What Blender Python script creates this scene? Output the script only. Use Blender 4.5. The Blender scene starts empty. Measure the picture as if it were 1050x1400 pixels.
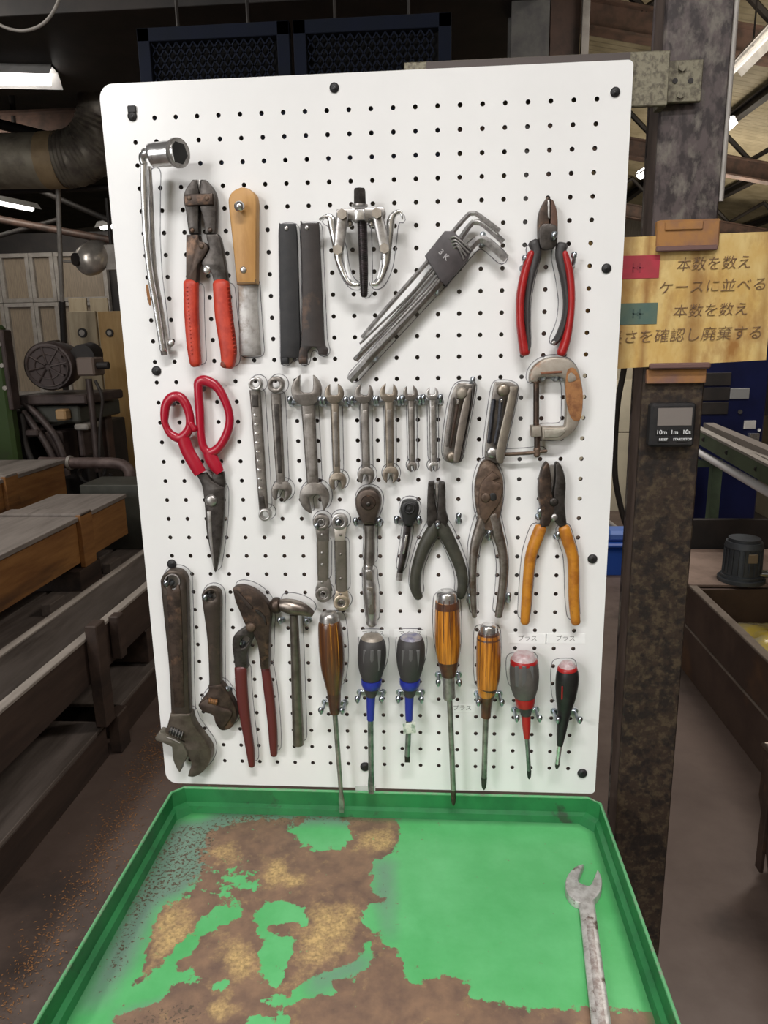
import bpy, bmesh, math, random
import numpy as np
from mathutils import Vector, Matrix, noise
from mathutils.geometry import tessellate_polygon
random.seed(7)
S = bpy.context.scene
COL = S.collection
V = Vector
# ------------------------------------------------------------------ camera
CAM = np.array([0.08542, -0.89656, 1.46491])
RM = np.array([[0.997372413, 0.069973285, -0.018761889],
               [-0.002387815, -0.227088421, -0.973871217],
               [-0.072405576, 0.971357086, -0.226324643]])
FPX = 992.735
cd = bpy.data.cameras.new('camera'); cam = bpy.data.objects.new('camera', cd); COL.objects.link(cam)
cam.matrix_world = Matrix(((RM[0][0], -RM[1][0], -RM[2][0], CAM[0]), (RM[0][1], -RM[1][1], -RM[2][1], CAM[1]),
                           (RM[0][2], -RM[1][2], -RM[2][2], CAM[2]), (0, 0, 0, 1)))
cd.sensor_fit = 'HORIZONTAL'; cd.sensor_width = 36; cd.lens = FPX * 36 / 1050; cd.clip_start = .02
S.camera = cam
# ------------------------------------------------------------------ light
w = bpy.data.worlds.new('world'); S.world = w; w.use_nodes = True
w.node_tree.nodes['Background'].inputs[0].default_value = (.9, .95, 1, 1)
w.node_tree.nodes['Background'].inputs[1].default_value = .02
S.view_settings.view_transform = 'Standard'; S.view_settings.look = 'None'
S.view_settings.gamma = 1; S.view_settings.use_curve_mapping = False
S.view_settings.exposure = -0.12


def area(name, loc, target, sx, sy, power, col=(1, .97, .93)):
    l = bpy.data.lights.new(name, 'AREA'); l.shape = 'RECTANGLE'; l.size = sx; l.size_y = sy
    l.energy = power; l.color = col
    o = bpy.data.objects.new(name, l); COL.objects.link(o); o.location = loc
    o.rotation_euler = (V(target) - V(loc)).to_track_quat('-Z', 'Y').to_euler()
    return o


area('lamp_and_fill_light', (-2.0, -3.2, 2.92), (-.1, 0, 1.0), .9, .14, 46, (1, .985, .975))
area('lamp_and_fill_light', (1.4, -2.4, 2.92), (.1, 0, 1.1), 1.2, .2, 10, (1, .985, .975))
area('added_board_fill', (-3.6, -5.2, 1.9), (0, 0, 1.0), 2.6, 2.4, 98, (.95, .98, 1))  # added soft fill from behind the camera; no gate is built
l_ = area('lamp_and_fill_light', (.1, -1.3, 2.9), (0, -.42, .8), .9, .14, 9.5, (1, .985, .975)); l_.data.spread = math.radians(80)  # added narrow-spread lamp that brightens the tray and lower board
area('lamp_and_fill_light', (1.3, 3.9, 2.6), (1.6, 5.4, .9), .6, .2, 40, (1, .96, .88))  # added light for the pale lockers; no lamp hangs here
area('lamp_and_fill_light', (0, -3.2, 3.3), (0, -6, 1.6), 4, .6, 90)  # added light on the front wall, so the metals reflect something bright
area('lamp_and_fill_light', (-2.3, 1.4, 3.0), (-1.7, 1.5, 0), 1.2, .3, 30, (1, .95, .88))  # added fill over the left crates, without a fixture
area('lamp_and_fill_light', (-3.6, 4.6, 2.9), (-3.4, 6.4, 1.6), 1.2, .3, 16, (1, .93, .82))
area('lamp_and_fill_light', (1.9, 2.2, 3.2), (1.5, 1.9, 0), .4, 1.2, 44, (1, .93, .85))
area('lamp_and_fill_light', (2.6, 4.4, 2.2), (3.0, 6, 4.5), .6, 3.0, 60, (1, .9, .74))  # added uplight that brightens the roof sheets
area('lamp_and_fill_light', (3.6, 9, 2.2), (4.0, 10, 4.5), .6, 3.0, 70, (1, .9, .74))  # added uplight for the far end of the roof

# ------------------------------------------------------------------ helpers: materials
MATS = {}


def mat(name, col, metal=0., rough=.5, col2=None, scale=60., lo=.42, hi=.62, bump=.0, bscale=None, stretch=None,
        col3=None, scale3=15., lo3=.55, hi3=.65, coat=0., rough2=None, emit=None, estr=0., alpha=None, trans=0.):
    if name in MATS: return MATS[name]
    m = bpy.data.materials.new(name); m.use_nodes = True; MATS[name] = m
    nt = m.node_tree; N = nt.nodes; L = nt.links; b = N['Principled BSDF']
    b.inputs['Base Color'].default_value = (*col, 1); b.inputs['Metallic'].default_value = metal
    b.inputs['Roughness'].default_value = rough; b.inputs['Coat Weight'].default_value = coat
    b.inputs['Coat Roughness'].default_value = .2
    b.inputs['Transmission Weight'].default_value = trans
    if emit: b.inputs['Emission Color'].default_value = (*emit, 1); b.inputs['Emission Strength'].default_value = estr
    tc = N.new('ShaderNodeTexCoord'); mp = N.new('ShaderNodeMapping'); L.new(tc.outputs['Object'], mp.inputs[0])
    if stretch: mp.inputs['Scale'].default_value = stretch

    def nz(sc, l, h, det=6):
        n = N.new('ShaderNodeTexNoise'); n.inputs['Scale'].default_value = sc; n.inputs['Detail'].default_value = det
        n.inputs['Roughness'].default_value = .62
        L.new(mp.outputs[0], n.inputs['Vector'])
        r = N.new('ShaderNodeMapRange'); r.inputs[1].default_value = l; r.inputs[2].default_value = h
        L.new(n.outputs['Fac'], r.inputs[0]); return n, r
    src = None
    if col2:
        n, r = nz(scale, lo, hi); mx = N.new('ShaderNodeMix'); mx.data_type = 'RGBA'
        L.new(r.outputs[0], mx.inputs[0]); mx.inputs[6].default_value = (*col, 1); mx.inputs[7].default_value = (*col2, 1)
        src = mx.outputs[2]
        if rough2 is not None:
            q = N.new('ShaderNodeMapRange'); L.new(r.outputs[0], q.inputs[0]); q.inputs[3].default_value = rough; q.inputs[4].default_value = rough2
            L.new(q.outputs[0], b.inputs['Roughness'])
    if col3:
        n3, r3 = nz(scale3, lo3, hi3); mx3 = N.new('ShaderNodeMix'); mx3.data_type = 'RGBA'
        L.new(r3.outputs[0], mx3.inputs[0]); mx3.inputs[7].default_value = (*col3, 1)
        if src: L.new(src, mx3.inputs[6])
        else: mx3.inputs[6].default_value = (*col, 1)
        src = mx3.outputs[2]
    if src: L.new(src, b.inputs['Base Color'])
    if bump:
        nb, rb = nz(bscale or scale, 0, 1); bp = N.new('ShaderNodeBump'); bp.inputs['Strength'].default_value = bump
        bp.inputs['Distance'].default_value = .002
        L.new(nb.outputs['Fac'], bp.inputs['Height']); L.new(bp.outputs[0], b.inputs['Normal'])
    return m


CH = mat('chrome', (.82, .81, .80), .9, .22, (.60, .59, .58), 90, bump=.05)
SA = mat('satin_steel', (.47, .45, .43), .8, .33, (.30, .28, .265), 120, bump=.1)
WR = mat('wrench_steel', (.27, .245, .22), .75, .38, (.15, .13, .115), 70, bump=.12)
DK = mat('dark_steel', (.085, .075, .068), .8, .42, (.04, .034, .03), 80, bump=.15)
BR = mat('brown_steel', (.085, .058, .044), .65, .45, (.04, .028, .022), 70, bump=.2, col3=(.17, .10, .065), scale3=40)
RU = mat('rusty_steel', (.15, .10, .07), .5, .55, (.075, .048, .034), 90, bump=.3, col3=(.24, .18, .14), scale3=50)
RST = mat('orange_rust', (.33, .15, .055), .1, .8, (.20, .08, .03), 120, bump=.5)
GM = mat('cast_grey', (.34, .30, .25), .5, .5, (.28, .24, .195), 80, bump=.2, col3=(.26, .13, .07), scale3=30, lo3=.58)
ZN = mat('zinc_plate', (.50, .54, .58), 1, .3, (.35, .38, .42), 200)
BK = mat('black_rubber', (.009, .0085, .0085), 0, .45, (.016, .015, .014), 90, bump=.1)
BKS = mat('black_paint_steel', (.012, .0115, .0125), .1, .55, (.02, .018, .018), 60, bump=.1)
BBS = mat('bronzed_steel', (.030, .022, .019), .2, .5, (.02, .015, .013), 50, bump=.1, col3=(.09, .05, .03), scale3=20)
RED = mat('red_grip', (.52, .05, .022), 0, .5, (.40, .03, .014), 80, bump=.15)
RDK = mat('maroon_grip', (.10, .018, .017), 0, .42, (.10, .016, .014), 60, bump=.1)
CRM = mat('crimson_plastic', (.36, .008, .026), 0, .28, (.36, .006, .022), 40)
RD2 = mat('red_plastic', (.36, .014, .014), 0, .38, (.30, .012, .012), 60)
BLU = mat('blue_plastic', (.02, .03, .27), 0, .3)
ORG = mat('orange_grip', (.50, .20, .018), 0, .45, (.34, .115, .012), 70, bump=.12, col3=(.22, .09, .02), scale3=30, lo3=.6)
GRN = mat('olive_grip', (.05, .047, .034), 0, .5, (.03, .029, .021), 60)
OLV = mat('olive_steel', (.15, .13, .105), .4, .42, (.11, .10, .075), 60)
BGE = mat('beige_brass', (.55, .46, .35), .8, .35, (.38, .30, .22), 80)
WH = mat('white_pearl', (.85, .85, .85), 0, .15)
GRY = mat('charcoal_rubber', (.045, .041, .04), 0, .55, (.04, .036, .036), 70)
WD = mat('light_wood_handle', (.50, .27, .085), 0, .5, (.40, .20, .055), 60, stretch=(1, 1, .25), bump=.1)
BLD = mat('blade_steel', (.40, .38, .36), .9, .45, (.26, .245, .23), 50, bump=.1, col3=(.2, .16, .13), scale3=25)


def screwwood():
    m = mat('lacquered_wood', (.58, .22, .02), 0, .3, (.13, .035, .008), 60, lo=.42, hi=.66, stretch=(4, 1, .18), coat=.5)
    return m


SW = screwwood()
SWD = mat('dark_lacquered_wood', (.075, .028, .012), 0, .3, (.20, .075, .015), 60, lo=.5, hi=.72, stretch=(4, 1, .18), coat=.5)
SWE = mat('handle_end_stain', (.05, .02, .012), 0, .4, (.10, .035, .015), 60, coat=.3)

# ------------------------------------------------------------------ helpers: objects
ORI = {}


def reg(o, parent, loc):
    if parent is None:
        o.location = loc; ORI[o] = V(loc)
    else:
        o.parent = parent; ORI[o] = ORI[parent]


def mesh_obj(name, verts, faces, m, parent=None, loc=None, smooth=True, ang=38, kind=None):
    if parent is not None: loc = ORI[parent]
    elif loc is None:
        a = np.array([tuple(v) for v in verts]); lo = a.min(0); hi = a.max(0)
        loc = ((lo[0] + hi[0]) / 2, (lo[1] + hi[1]) / 2, lo[2])
    loc = V(loc)
    me = bpy.data.meshes.new(name)
    me.from_pydata([tuple(V(v) - loc) for v in verts], [], faces)
    bm = bmesh.new(); bm.from_mesh(me); bmesh.ops.recalc_face_normals(bm, faces=bm.faces); bm.to_mesh(me); bm.free()
    if smooth:
        me.shade_smooth(); me.set_sharp_from_angle(angle=math.radians(ang))
    me.materials.append(m)
    o = bpy.data.objects.new(name, me); COL.objects.link(o); reg(o, parent, loc)
    if kind: o['kind'] = kind
    return o


def thing(name, label, cat, loc, group=None):
    o = bpy.data.objects.new(name, None); COL.objects.link(o); reg(o, None, V(loc)); o.empty_display_size = .02
    o['label'] = label; o['category'] = cat
    if group: o['group'] = group
    return o


def tag(o, label, cat, group=None):
    o['label'] = label; o['category'] = cat
    if group: o['group'] = group
    return o


def lab(o, s): o['label'] = s; return o


def W(x, y, h):  # a point of the photograph's frame at height h in front of the pegboard's face (plane Y = 0)
    d = RM.T @ np.array([(x - 525) / FPX, (y - 700) / FPX, 1.]); t = (-h - CAM[1]) / d[1]
    return CAM + d * t


def PX(x, y, ax, v):
    d = RM.T @ np.array([(x - 525) / FPX, (y - 700) / FPX, 1.]); i = 'XYZ'.index(ax); t = (v - CAM[i]) / d[i]
    return CAM + d * t


def dep(p): return float((RM @ (np.array(p) - CAM))[2])


class zm:
    def __init__(s, ox, oy, k): s.ox, s.oy, s.k = ox, oy, k
    def __call__(s, *pts):
        r = [(s.ox + p[0] / s.k, s.oy + p[1] / s.k) + tuple(p[2:]) for p in pts]
        return r
    def w(s, rows):  # x, y, h, width, thickness : the width is in zoomed pixels too
        return [(s.ox + p[0] / s.k, s.oy + p[1] / s.k, p[2], p[3] / s.k) + tuple(p[4:]) for p in rows]


zA = zm(130, 80, 3.181); zB = zm(370, 230, 4.565); zC = zm(560, 230, 3.387); zD = zm(190, 490, 4.517)
zE = zm(380, 500, 3.8875); zF = zm(590, 480, 3.588); zG = zm(190, 760, 4.242); zH = zm(410, 800, 4.376)
zI = zm(590, 790, 4.038); zJ = zm(240, 240, 8.077); zK = zm(430, 250, 8.077); zL = zm(560, 280, 7.)
zM = zm(700, 480, 8.745); zN = zm(600, 510, 9.545); zO = zm(210, 960, 11.667); zQ = zm(310, 790, 8.077)
zT = zm(160, 180, 8.75)


def smooth_loop(pts, n=4):
    """closed Catmull-Rom through 2D points; a third value 1 marks a sharp corner"""
    out = []; k = len(pts); P = [np.array(p[:2], float) for p in pts]; c = [len(p) > 2 and p[2] == 1 for p in pts]
    for i in range(k):
        a, b = P[i], P[(i + 1) % k]; pa, nb = P[i - 1], P[(i + 2) % k]
        ta = (b - a) if c[i] else (b - pa) / 2; tb = (b - a) if c[(i + 1) % k] else (nb - a) / 2
        if c[i] and c[(i + 1) % k]:
            out.append(a); continue
        for j in range(n):
            t = j / n; t2 = t * t; t3 = t2 * t
            out.append((2 * t3 - 3 * t2 + 1) * a + (t3 - 2 * t2 + t) * ta + (-2 * t3 + 3 * t2) * b + (t3 - t2) * tb)
    return out


def area2(l): return sum(l[i][0] * l[(i + 1) % len(l)][1] - l[(i + 1) % len(l)][0] * l[i][1] for i in range(len(l))) / 2


def inset(l, d):
    """move a closed 2D loop to its own inside by d"""
    s = 1 if area2(l) > 0 else -1; out = []; k = len(l)
    for i in range(k):
        a, b, c = l[i - 1], l[i], l[(i + 1) % k]
        e1 = b - a; e2 = c - b; n1 = np.array([-e1[1], e1[0]]); n2 = np.array([-e2[1], e2[0]])
        n1 = n1 / (np.linalg.norm(n1) + 1e-9); n2 = n2 / (np.linalg.norm(n2) + 1e-9); n = n1 + n2; q = np.linalg.norm(n)
        n = n / q if q > 1e-6 else n1
        out.append(b + n * s * d / max(.5, float(np.dot(n, n1))))
    return out


OUTL = []


def circ(cx, cy, r, n=20, ry=None, a0=0):
    return [(cx + r * math.cos(a0 + 2 * math.pi * i / n), cy + (ry or r) * math.sin(a0 + 2 * math.pi * i / n)) for i in range(n)]


def flat(loops):  # px loops -> smoothed
    return [smooth_loop(l) if len(l) < 60 and not isinstance(l, tuple) else [np.array(p) for p in l] for l in loops]


def plate(name, loops, h0, h1, m, par, bev=.0012, ol=False, sm=True, tilt=None):
    """a plate in front of the board between heights h0 and h1; loops[0] outline, the rest holes (in photo pixels)"""
    LL = []
    for l in loops:
        q = smooth_loop(l) if sm else [np.array(p[:2], float) for p in l]
        LL.append([np.array([W(p[0], p[1], h1)[0], W(p[0], p[1], h1)[2]]) for p in q])
    if ol: OUTL.append(LL[0])
    layers = [(h0, 0.), (h1 - bev, 0.), (h1 - bev * .3, bev * .35), (h1, bev)]
    vs = []; fs = []; tops = []; bots = []
    for li, l in enumerate(LL):
        k = len(l); base = len(vs)
        for h, d in layers:
            ll = inset(l, d if li == 0 else -d) if d else l
            vs += [(p[0], -(h + (tilt(p) if tilt else 0)), p[1]) for p in ll]
        for r in range(len(layers) - 1):
            for i in range(k):
                j = (i + 1) % k
                fs.append((base + r * k + i, base + r * k + j, base + (r + 1) * k + j, base + (r + 1) * k + i))
        tops.append((base + (len(layers) - 1) * k, k)); bots.append((base, k))
    for grp in (tops, bots):
        idx = [i for b0, k in grp for i in range(b0, b0 + k)]
        tri = tessellate_polygon([[V((vs[i][0], vs[i][2], 0)) for i in range(b0, b0 + k)] for b0, k in grp])
        for t in tri:
            f = tuple(idx[i] for i in t)
            if len(set(f)) == 3: fs.append(f)
    return mesh_obj(name, vs, fs, m, par)


def rows_world(P):
    R = []
    for p in P:
        q = W(p[0], p[1], p[2]); hw = p[3] / 2 * dep(q) / FPX; ht = p[4] / 2000 if len(p) > 4 and p[4] else hw
        R.append([*q, hw, ht])
    return R


def sweep(name, R, m, par=None, n=12, closed=False, sub=5, ex=2., cap='r', N0=(0, -1, 0), ang=38, loc=None, kind=None, straight=False):
    """swept solid through rows [x, y, z, half width, half thickness]"""
    R = [np.array(r, float) for r in R]; k = len(R); out = []
    seg = k if closed else k - 1
    if straight: out = R
    else:
        for i in range(seg):
            a, b = R[i], R[(i + 1) % k]
            pa = R[i - 1] if (i > 0 or closed) else a; nb = R[(i + 2) % k] if (i + 2 < k or closed) else b
            ta = (b - pa) / 2; tb = (nb - a) / 2
            for j in range(sub):
                t = j / sub; t2 = t * t; t3 = t2 * t
                out.append((2 * t3 - 3 * t2 + 1) * a + (t3 - 2 * t2 + t) * ta + (-2 * t3 + 3 * t2) * b + (t3 - t2) * tb)
        if not closed: out.append(R[-1])
    N0 = V(N0); rings = []; K = len(out)

    def ring(c, T, hw, ht):
        B = T.cross(N0)
        if B.length < 1e-4: B = T.cross(V((1, 0, .1)))
        B.normalize(); Nn = B.cross(T).normalized(); r = []
        for i in range(n):
            a = 2 * math.pi * (i + .5) / n; ca, sa = math.cos(a), math.sin(a)
            if ex != 2:
                ca = math.copysign(abs(ca) ** (2 / ex), ca); sa = math.copysign(abs(sa) ** (2 / ex), sa)
            r.append(tuple(c + B * hw * ca + Nn * ht * sa))
        return r
    for i, p in enumerate(out):
        a = out[i - 1] if (i > 0 or closed) else p; b = out[(i + 1) % K] if (i + 1 < K or closed) else p
        T = V(b[:3] - a[:3]); T = T.normalized() if T.length > 1e-9 else V((0, 0, 1))
        e = min(p[3], p[4])
        if i == 0 and not closed and cap == 'r':
            rings.append(ring(V(p[:3]) - T * e * .62, T, p[3] - e * .45, p[4] - e * .45)); rings.append(ring(V(p[:3]) - T * e * .35, T, p[3] - e * .15, p[4] - e * .15))
        rings.append(ring(V(p[:3]), T, p[3], p[4]))
        if i == K - 1 and not closed and cap == 'r':
            rings.append(ring(V(p[:3]) + T * e * .35, T, p[3] - e * .15, p[4] - e * .15)); rings.append(ring(V(p[:3]) + T * e * .62, T, p[3] - e * .45, p[4] - e * .45))
    vs = [v for r in rings for v in r]; fs = []; q = len(rings)
    for r in range(q if closed else q - 1):
        for i in range(n):
            fs.append((r * n + i, r * n + (i + 1) % n, ((r + 1) % q) * n + (i + 1) % n, ((r + 1) % q) * n + i))
    if not closed:
        fs.append(tuple(range(n))); fs.append(tuple(range((q - 1) * n, q * n)))
    return mesh_obj(name, vs, fs, m, par, loc=loc, ang=ang, kind=kind)


def bs(name, P, m, par=None, ol=False, **k):  # sweep in front of the board, photo pixel rows (x, y, h, width px, thickness mm)
    R = rows_world(P)
    if ol:
        a = []; b = []
        for i, r in enumerate(R):
            p = np.array([r[0], r[2]]); q0 = R[max(i - 1, 0)]; q1 = R[min(i + 1, len(R) - 1)]
            t = np.array([q1[0] - q0[0], q1[2] - q0[2]]); t = t / (np.linalg.norm(t) + 1e-9); nn = np.array([-t[1], t[0]])
            a.append(p + nn * r[3]); b.append(p - nn * r[3])
        OUTL.append(a + b[::-1])
    return sweep(name, R, m, par, **k)


def tube(name, pts, r, m, par=None, n=10, sub=6, straight=False, **k):
    return sweep(name, [[*p, r, r] for p in pts], m, par, n=n, sub=sub, cap=k.pop('cap', 'f'), N0=k.pop('N0', (.13, -.9, .31)), straight=straight, **k)


def box(name, x0, x1, y0, y1, z0, z1, m, par=None, bev=.002, loc=None, kind=None, rot=None):
    bm = bmesh.new(); bmesh.ops.create_cube(bm, size=1)
    c = V(((x0 + x1) / 2, (y0 + y1) / 2, (z0 + z1) / 2))
    for v in bm.verts: v.co = V((v.co.x * (x1 - x0), v.co.y * (y1 - y0), v.co.z * (z1 - z0)))
    if bev: bmesh.ops.bevel(bm, geom=list(bm.edges), offset=bev, segments=1, affect='EDGES')
    if rot: bmesh.ops.rotate(bm, verts=bm.verts, matrix=rot)
    vs = [tuple(v.co + c) for v in bm.verts]; fs = [tuple(v.index for v in f.verts) for f in bm.faces]; bm.free()
    return mesh_obj(name, vs, fs, m, par, loc=loc, smooth=False, kind=kind)


def cyl(name, p, q, r, m, par=None, n=20, r2=None, rings=None, **k):
    p = np.array(p, float); q = np.array(q, float)
    prof = rings or [(0, r), (1, r2 if r2 is not None else r)]
    d = q - p; N0 = (0, -1, 0) if abs(d[1]) < .8 * np.linalg.norm(d) else (0, 0, 1)
    return sweep(name, [[*(p + d * t), rr, rr] for t, rr in prof], m, par, n=n, cap='f', straight=True, N0=N0, **k)


def dome(name, x, y, h, rpx, m, par, hh=.5, flatk=.0, n=16):  # screw head / rivet on a tool
    q = W(x, y, h); r = rpx * dep(q) / FPX
    R = [(0, 1.), (.45 * hh, .96), (.8 * hh, .72), (1. * hh, .3 + flatk)]
    return sweep(name, [[q[0], q[1] - t * r, q[2], r * s, r * s] for t, s in R], m, par, n=n, cap='f', straight=True, N0=(0, 0, 1), ang=50)


def merge(objs):
    """join meshes of one piece built from several solids"""
    o = objs[0]; bm = bmesh.new(); bm.from_mesh(o.data)
    for e in objs[1:]:
        d = e.matrix_basis.translation - o.matrix_basis.translation if e.parent is None else V((0, 0, 0))
        m2 = e.data.copy(); m2.transform(Matrix.Translation(d)); bm.from_mesh(m2)
    bm.to_mesh(o.data); bm.free()
    for e in objs[1:]: bpy.data.objects.remove(e)
    return o


def text(name, s, loc, size, m, par, rot=(math.pi / 2, 0, 0), ext=.0002, shear=0, align='CENTER', offset=0, sx=1.):
    c = bpy.data.curves.new(name, 'FONT'); c.body = s; c.size = size; c.extrude = ext; c.align_x = align; c.align_y = 'CENTER'
    c.shear = shear; c.offset = offset; c.materials.append(m)
    t = bpy.data.objects.new(name, c); COL.objects.link(t); dg = bpy.context.evaluated_depsgraph_get()
    me = bpy.data.meshes.new_from_object(t.evaluated_get(dg)); bpy.data.objects.remove(t)
    o = bpy.data.objects.new(name, me); COL.objects.link(o); o.parent = par
    o.location = V(loc) - ORI[par]; o.rotation_euler = rot; o.scale.x = sx; return o


# ------------------------------------------------------------------ setting
def struct(o): o['kind'] = 'structure'; return o


MFL = mat('oily_concrete', (.150, .108, .090), 0, .45, (.092, .062, .050), 2.2, lo=.35, hi=.65, bump=.25, bscale=40, col3=(.045, .034, .03), scale3=1.1, lo3=.56, hi3=.68, rough2=.65)
MCW = mat('cream_wall', (.50, .44, .33), 0, .7, (.42, .37, .28), 3, bump=.1)
MBW = mat('corrugated_wall', (.17, .145, .115), 0, .6, (.13, .11, .09), 8, stretch=(6, 6, 1))
MRF = mat('roof_sheet', (.27, .225, .145), 0, .65, (.20, .165, .10), 5)
MDK = mat('dark_soot_steel', (.022, .019, .018), .2, .6, (.035, .028, .025), 6)
MBM = mat('brown_painted_steel', (.11, .065, .05), .1, .5, (.06, .04, .033), 9, bump=.2)
MGY = mat('grey_frame_paint', (.36, .33, .30), .1, .5, (.27, .245, .22), 12)
MLT = mat('lamp_tube', (1, 1, 1), 0, .3, emit=(1, .97, .93), estr=9)
MWP = mat('white_enamel', (.62, .60, .58), 0, .35, (.5, .48, .46), 10)

struct(box('floor', -9, 8, -6, 14.4, -.1, 0, MFL, bev=0, loc=(0, 0, 0)))
struct(box('wall_front', -9, 8, -6.1, -6, 0, 5.6, MCW, bev=0))
struct(box('wall_left', -9.1, -9, -6, 14.4, 0, 5.6, MBW, bev=0))
struct(box('wall_right', 8, 8.1, -6, 14.4, 0, 5.6, MCW, bev=0))
struct(box('wall_back', -9, 8, 14.4, 14.5, 0, 5.6, MBW, bev=0))
# corrugated roof: two slopes with ribs, one sheet per bay
def roof(name, xa, za, xb, zb, y0, y1, m):
    vs = []; fs = []; n = int((y1 - y0) / .05)
    for i in range(n + 1):
        y = y0 + (y1 - y0) * i / n; z = .012 if i % 2 else 0
        vs += [(xa, y, za + z), (xb, y, zb + z)]
        if i: fs.append((2 * i - 2, 2 * i - 1, 2 * i + 1, 2 * i))
    return struct(mesh_obj(name, vs, fs, m, smooth=False, loc=((xa + xb) / 2, (y0 + y1) / 2, za)))


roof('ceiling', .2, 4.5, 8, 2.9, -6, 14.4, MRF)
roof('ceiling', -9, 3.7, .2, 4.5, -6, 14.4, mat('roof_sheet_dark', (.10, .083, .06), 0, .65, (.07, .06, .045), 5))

# rafters (along the slope) and purlins (along the hall) on the right
def ibeam(name, a, b, wf, hh, m, par=None, up=(0, 0, 1)):
    a, b, up = V(a), V(b), V(up); T = (b - a).normalized(); B = T.cross(up).normalized(); U = B.cross(T).normalized(); t = .008 + wf * .06
    prof = [(-wf / 2, 0), (wf / 2, 0), (wf / 2, t), (t / 2, t), (t / 2, hh - t), (wf / 2, hh - t), (wf / 2, hh), (-wf / 2, hh), (-wf / 2, hh - t), (-t / 2, hh - t), (-t / 2, t), (-wf / 2, t)]
    vs = [tuple(p + B * x + U * z) for p in (a, b) for x, z in prof]; k = len(prof)
    fs = [(i, (i + 1) % k, k + (i + 1) % k, k + i) for i in range(k)] + [tuple(range(k)), tuple(range(k, 2 * k))]
    return mesh_obj(name, vs, fs, m, par, smooth=False, loc=None if par else tuple((a + b) / 2))


def rz(x): return 4.5 - (x - .2) * 1.6 / 7.8
for i, y in enumerate((2.6, 5.2, 8.2, 11.4)):
    struct(ibeam('trim_%d' % (i + 1), (.2, y, rz(.2) - .62), (7.9, y, rz(7.9) - .62), .14, .2, MBM))
    r = thing('roof_truss', ['dark steel truss web under the roof nearest the post top', 'dark steel truss web second from the post under the roof',
                             'dark steel truss web third back under the roof', 'dark steel truss web farthest back under the roof'][i], 'truss', (3, y, rz(3) - .5), 'roof trusses')
    for j in range(7):
        x = .6 + j * 1.0
        tube('web_bar', [(x, y, rz(x) - .42), (x + .5, y, rz(x + .5) - .04)], .028, MDK, r, n=6, straight=True)
        tube('web_bar', [(x + .5, y, rz(x + .5) - .04), (x + 1, y, rz(x + 1) - .42)], .028, MDK, r, n=6, straight=True)
for i, x in enumerate((1.1, 2.2, 3.3, 4.4, 5.5)):
    struct(ibeam('trim_%d' % (i + 5), (x, -1, rz(x) - .14), (x, 14.3, rz(x) - .14), .09, .1, MDK))


def lamp(a, b, label, wref=.16, group='fluorescent ceiling lamps', m=MLT, tr=.016):
    a, b = V(a), V(b); r = thing('fluorescent_lamp', label, 'lamp', (a + b) / 2, group)
    T = (b - a).normalized(); B = T.cross(V((0, 0, 1))).normalized()
    prof = [(-wref / 2, -.0), (-wref * .22, .06), (wref * .22, .06), (wref / 2, 0), (wref * .20, .052), (-wref * .20, .052)]
    vs = [tuple(p + B * x + V((0, 0, z))) for p in (a - T * .03, b + T * .03) for x, z in prof]; k = 6
    mesh_obj('reflector', vs, [(i, (i + 1) % k, k + (i + 1) % k, k + i) for i in range(k)], MWP, r, smooth=False)
    cyl('tube', a + V((0, 0, .012)), b + V((0, 0, .012)), tr, m, r, n=10)
    cyl('hanger', (a + b) / 2 + V((0, 0, .05)), (a + b) / 2 + V((0, 0, 1.25)), .006, MDK, r, n=6)
    return r


P = PX(-120, 108, 'Z', 2.72); Q = PX(68, 112, 'Z', 2.72)
lamp(P, Q, 'bright fluorescent lamp at the top left under a dark beam', .22, tr=.028)
lamp(PX(-60, 266, 'Z', 2.75), PX(44, 287, 'Z', 2.75), 'fluorescent lamp below the big round duct', .18, tr=.026)
lamp(PX(140, 312, 'Z', 2.6), PX(175, 306, 'Z', 2.6), 'small far lamp touching the left edge of the pegboard', .14, tr=.03)
lamp(PX(1000, 104, 'Z', 3.3), PX(1062, 40, 'Z', 3.3), 'fluorescent lamp along the roof beside the post top', .16, tr=.012, m=mat('dim_tube', (.6, .6, .6), 0, .3, emit=(1, .95, .9), estr=.55))
lamp(PX(998, 170, 'Z', 3.3), PX(988, 178, 'Z', 3.3), 'short bright lamp peeking out right of the post', .12, tr=.05)
lamp(PX(886, 235, 'Z', 3.2), PX(876, 240, 'Z', 3.2), 'short bright lamp between pegboard and post', .12, tr=.05)
# lamps over the photographer; the tray one is added to brighten the tray
for i, (x, y) in enumerate(((-2.0, -3.2), (1.4, -2.4), (.1, -1.3))):
    lamp((x - .6, y, 2.98), (x + .6, y, 2.98), ['ceiling lamp over the left of the workplace', 'ceiling lamp over the right of the workplace', 'added ceiling lamp that brightens the tray'][i], .2)

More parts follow.
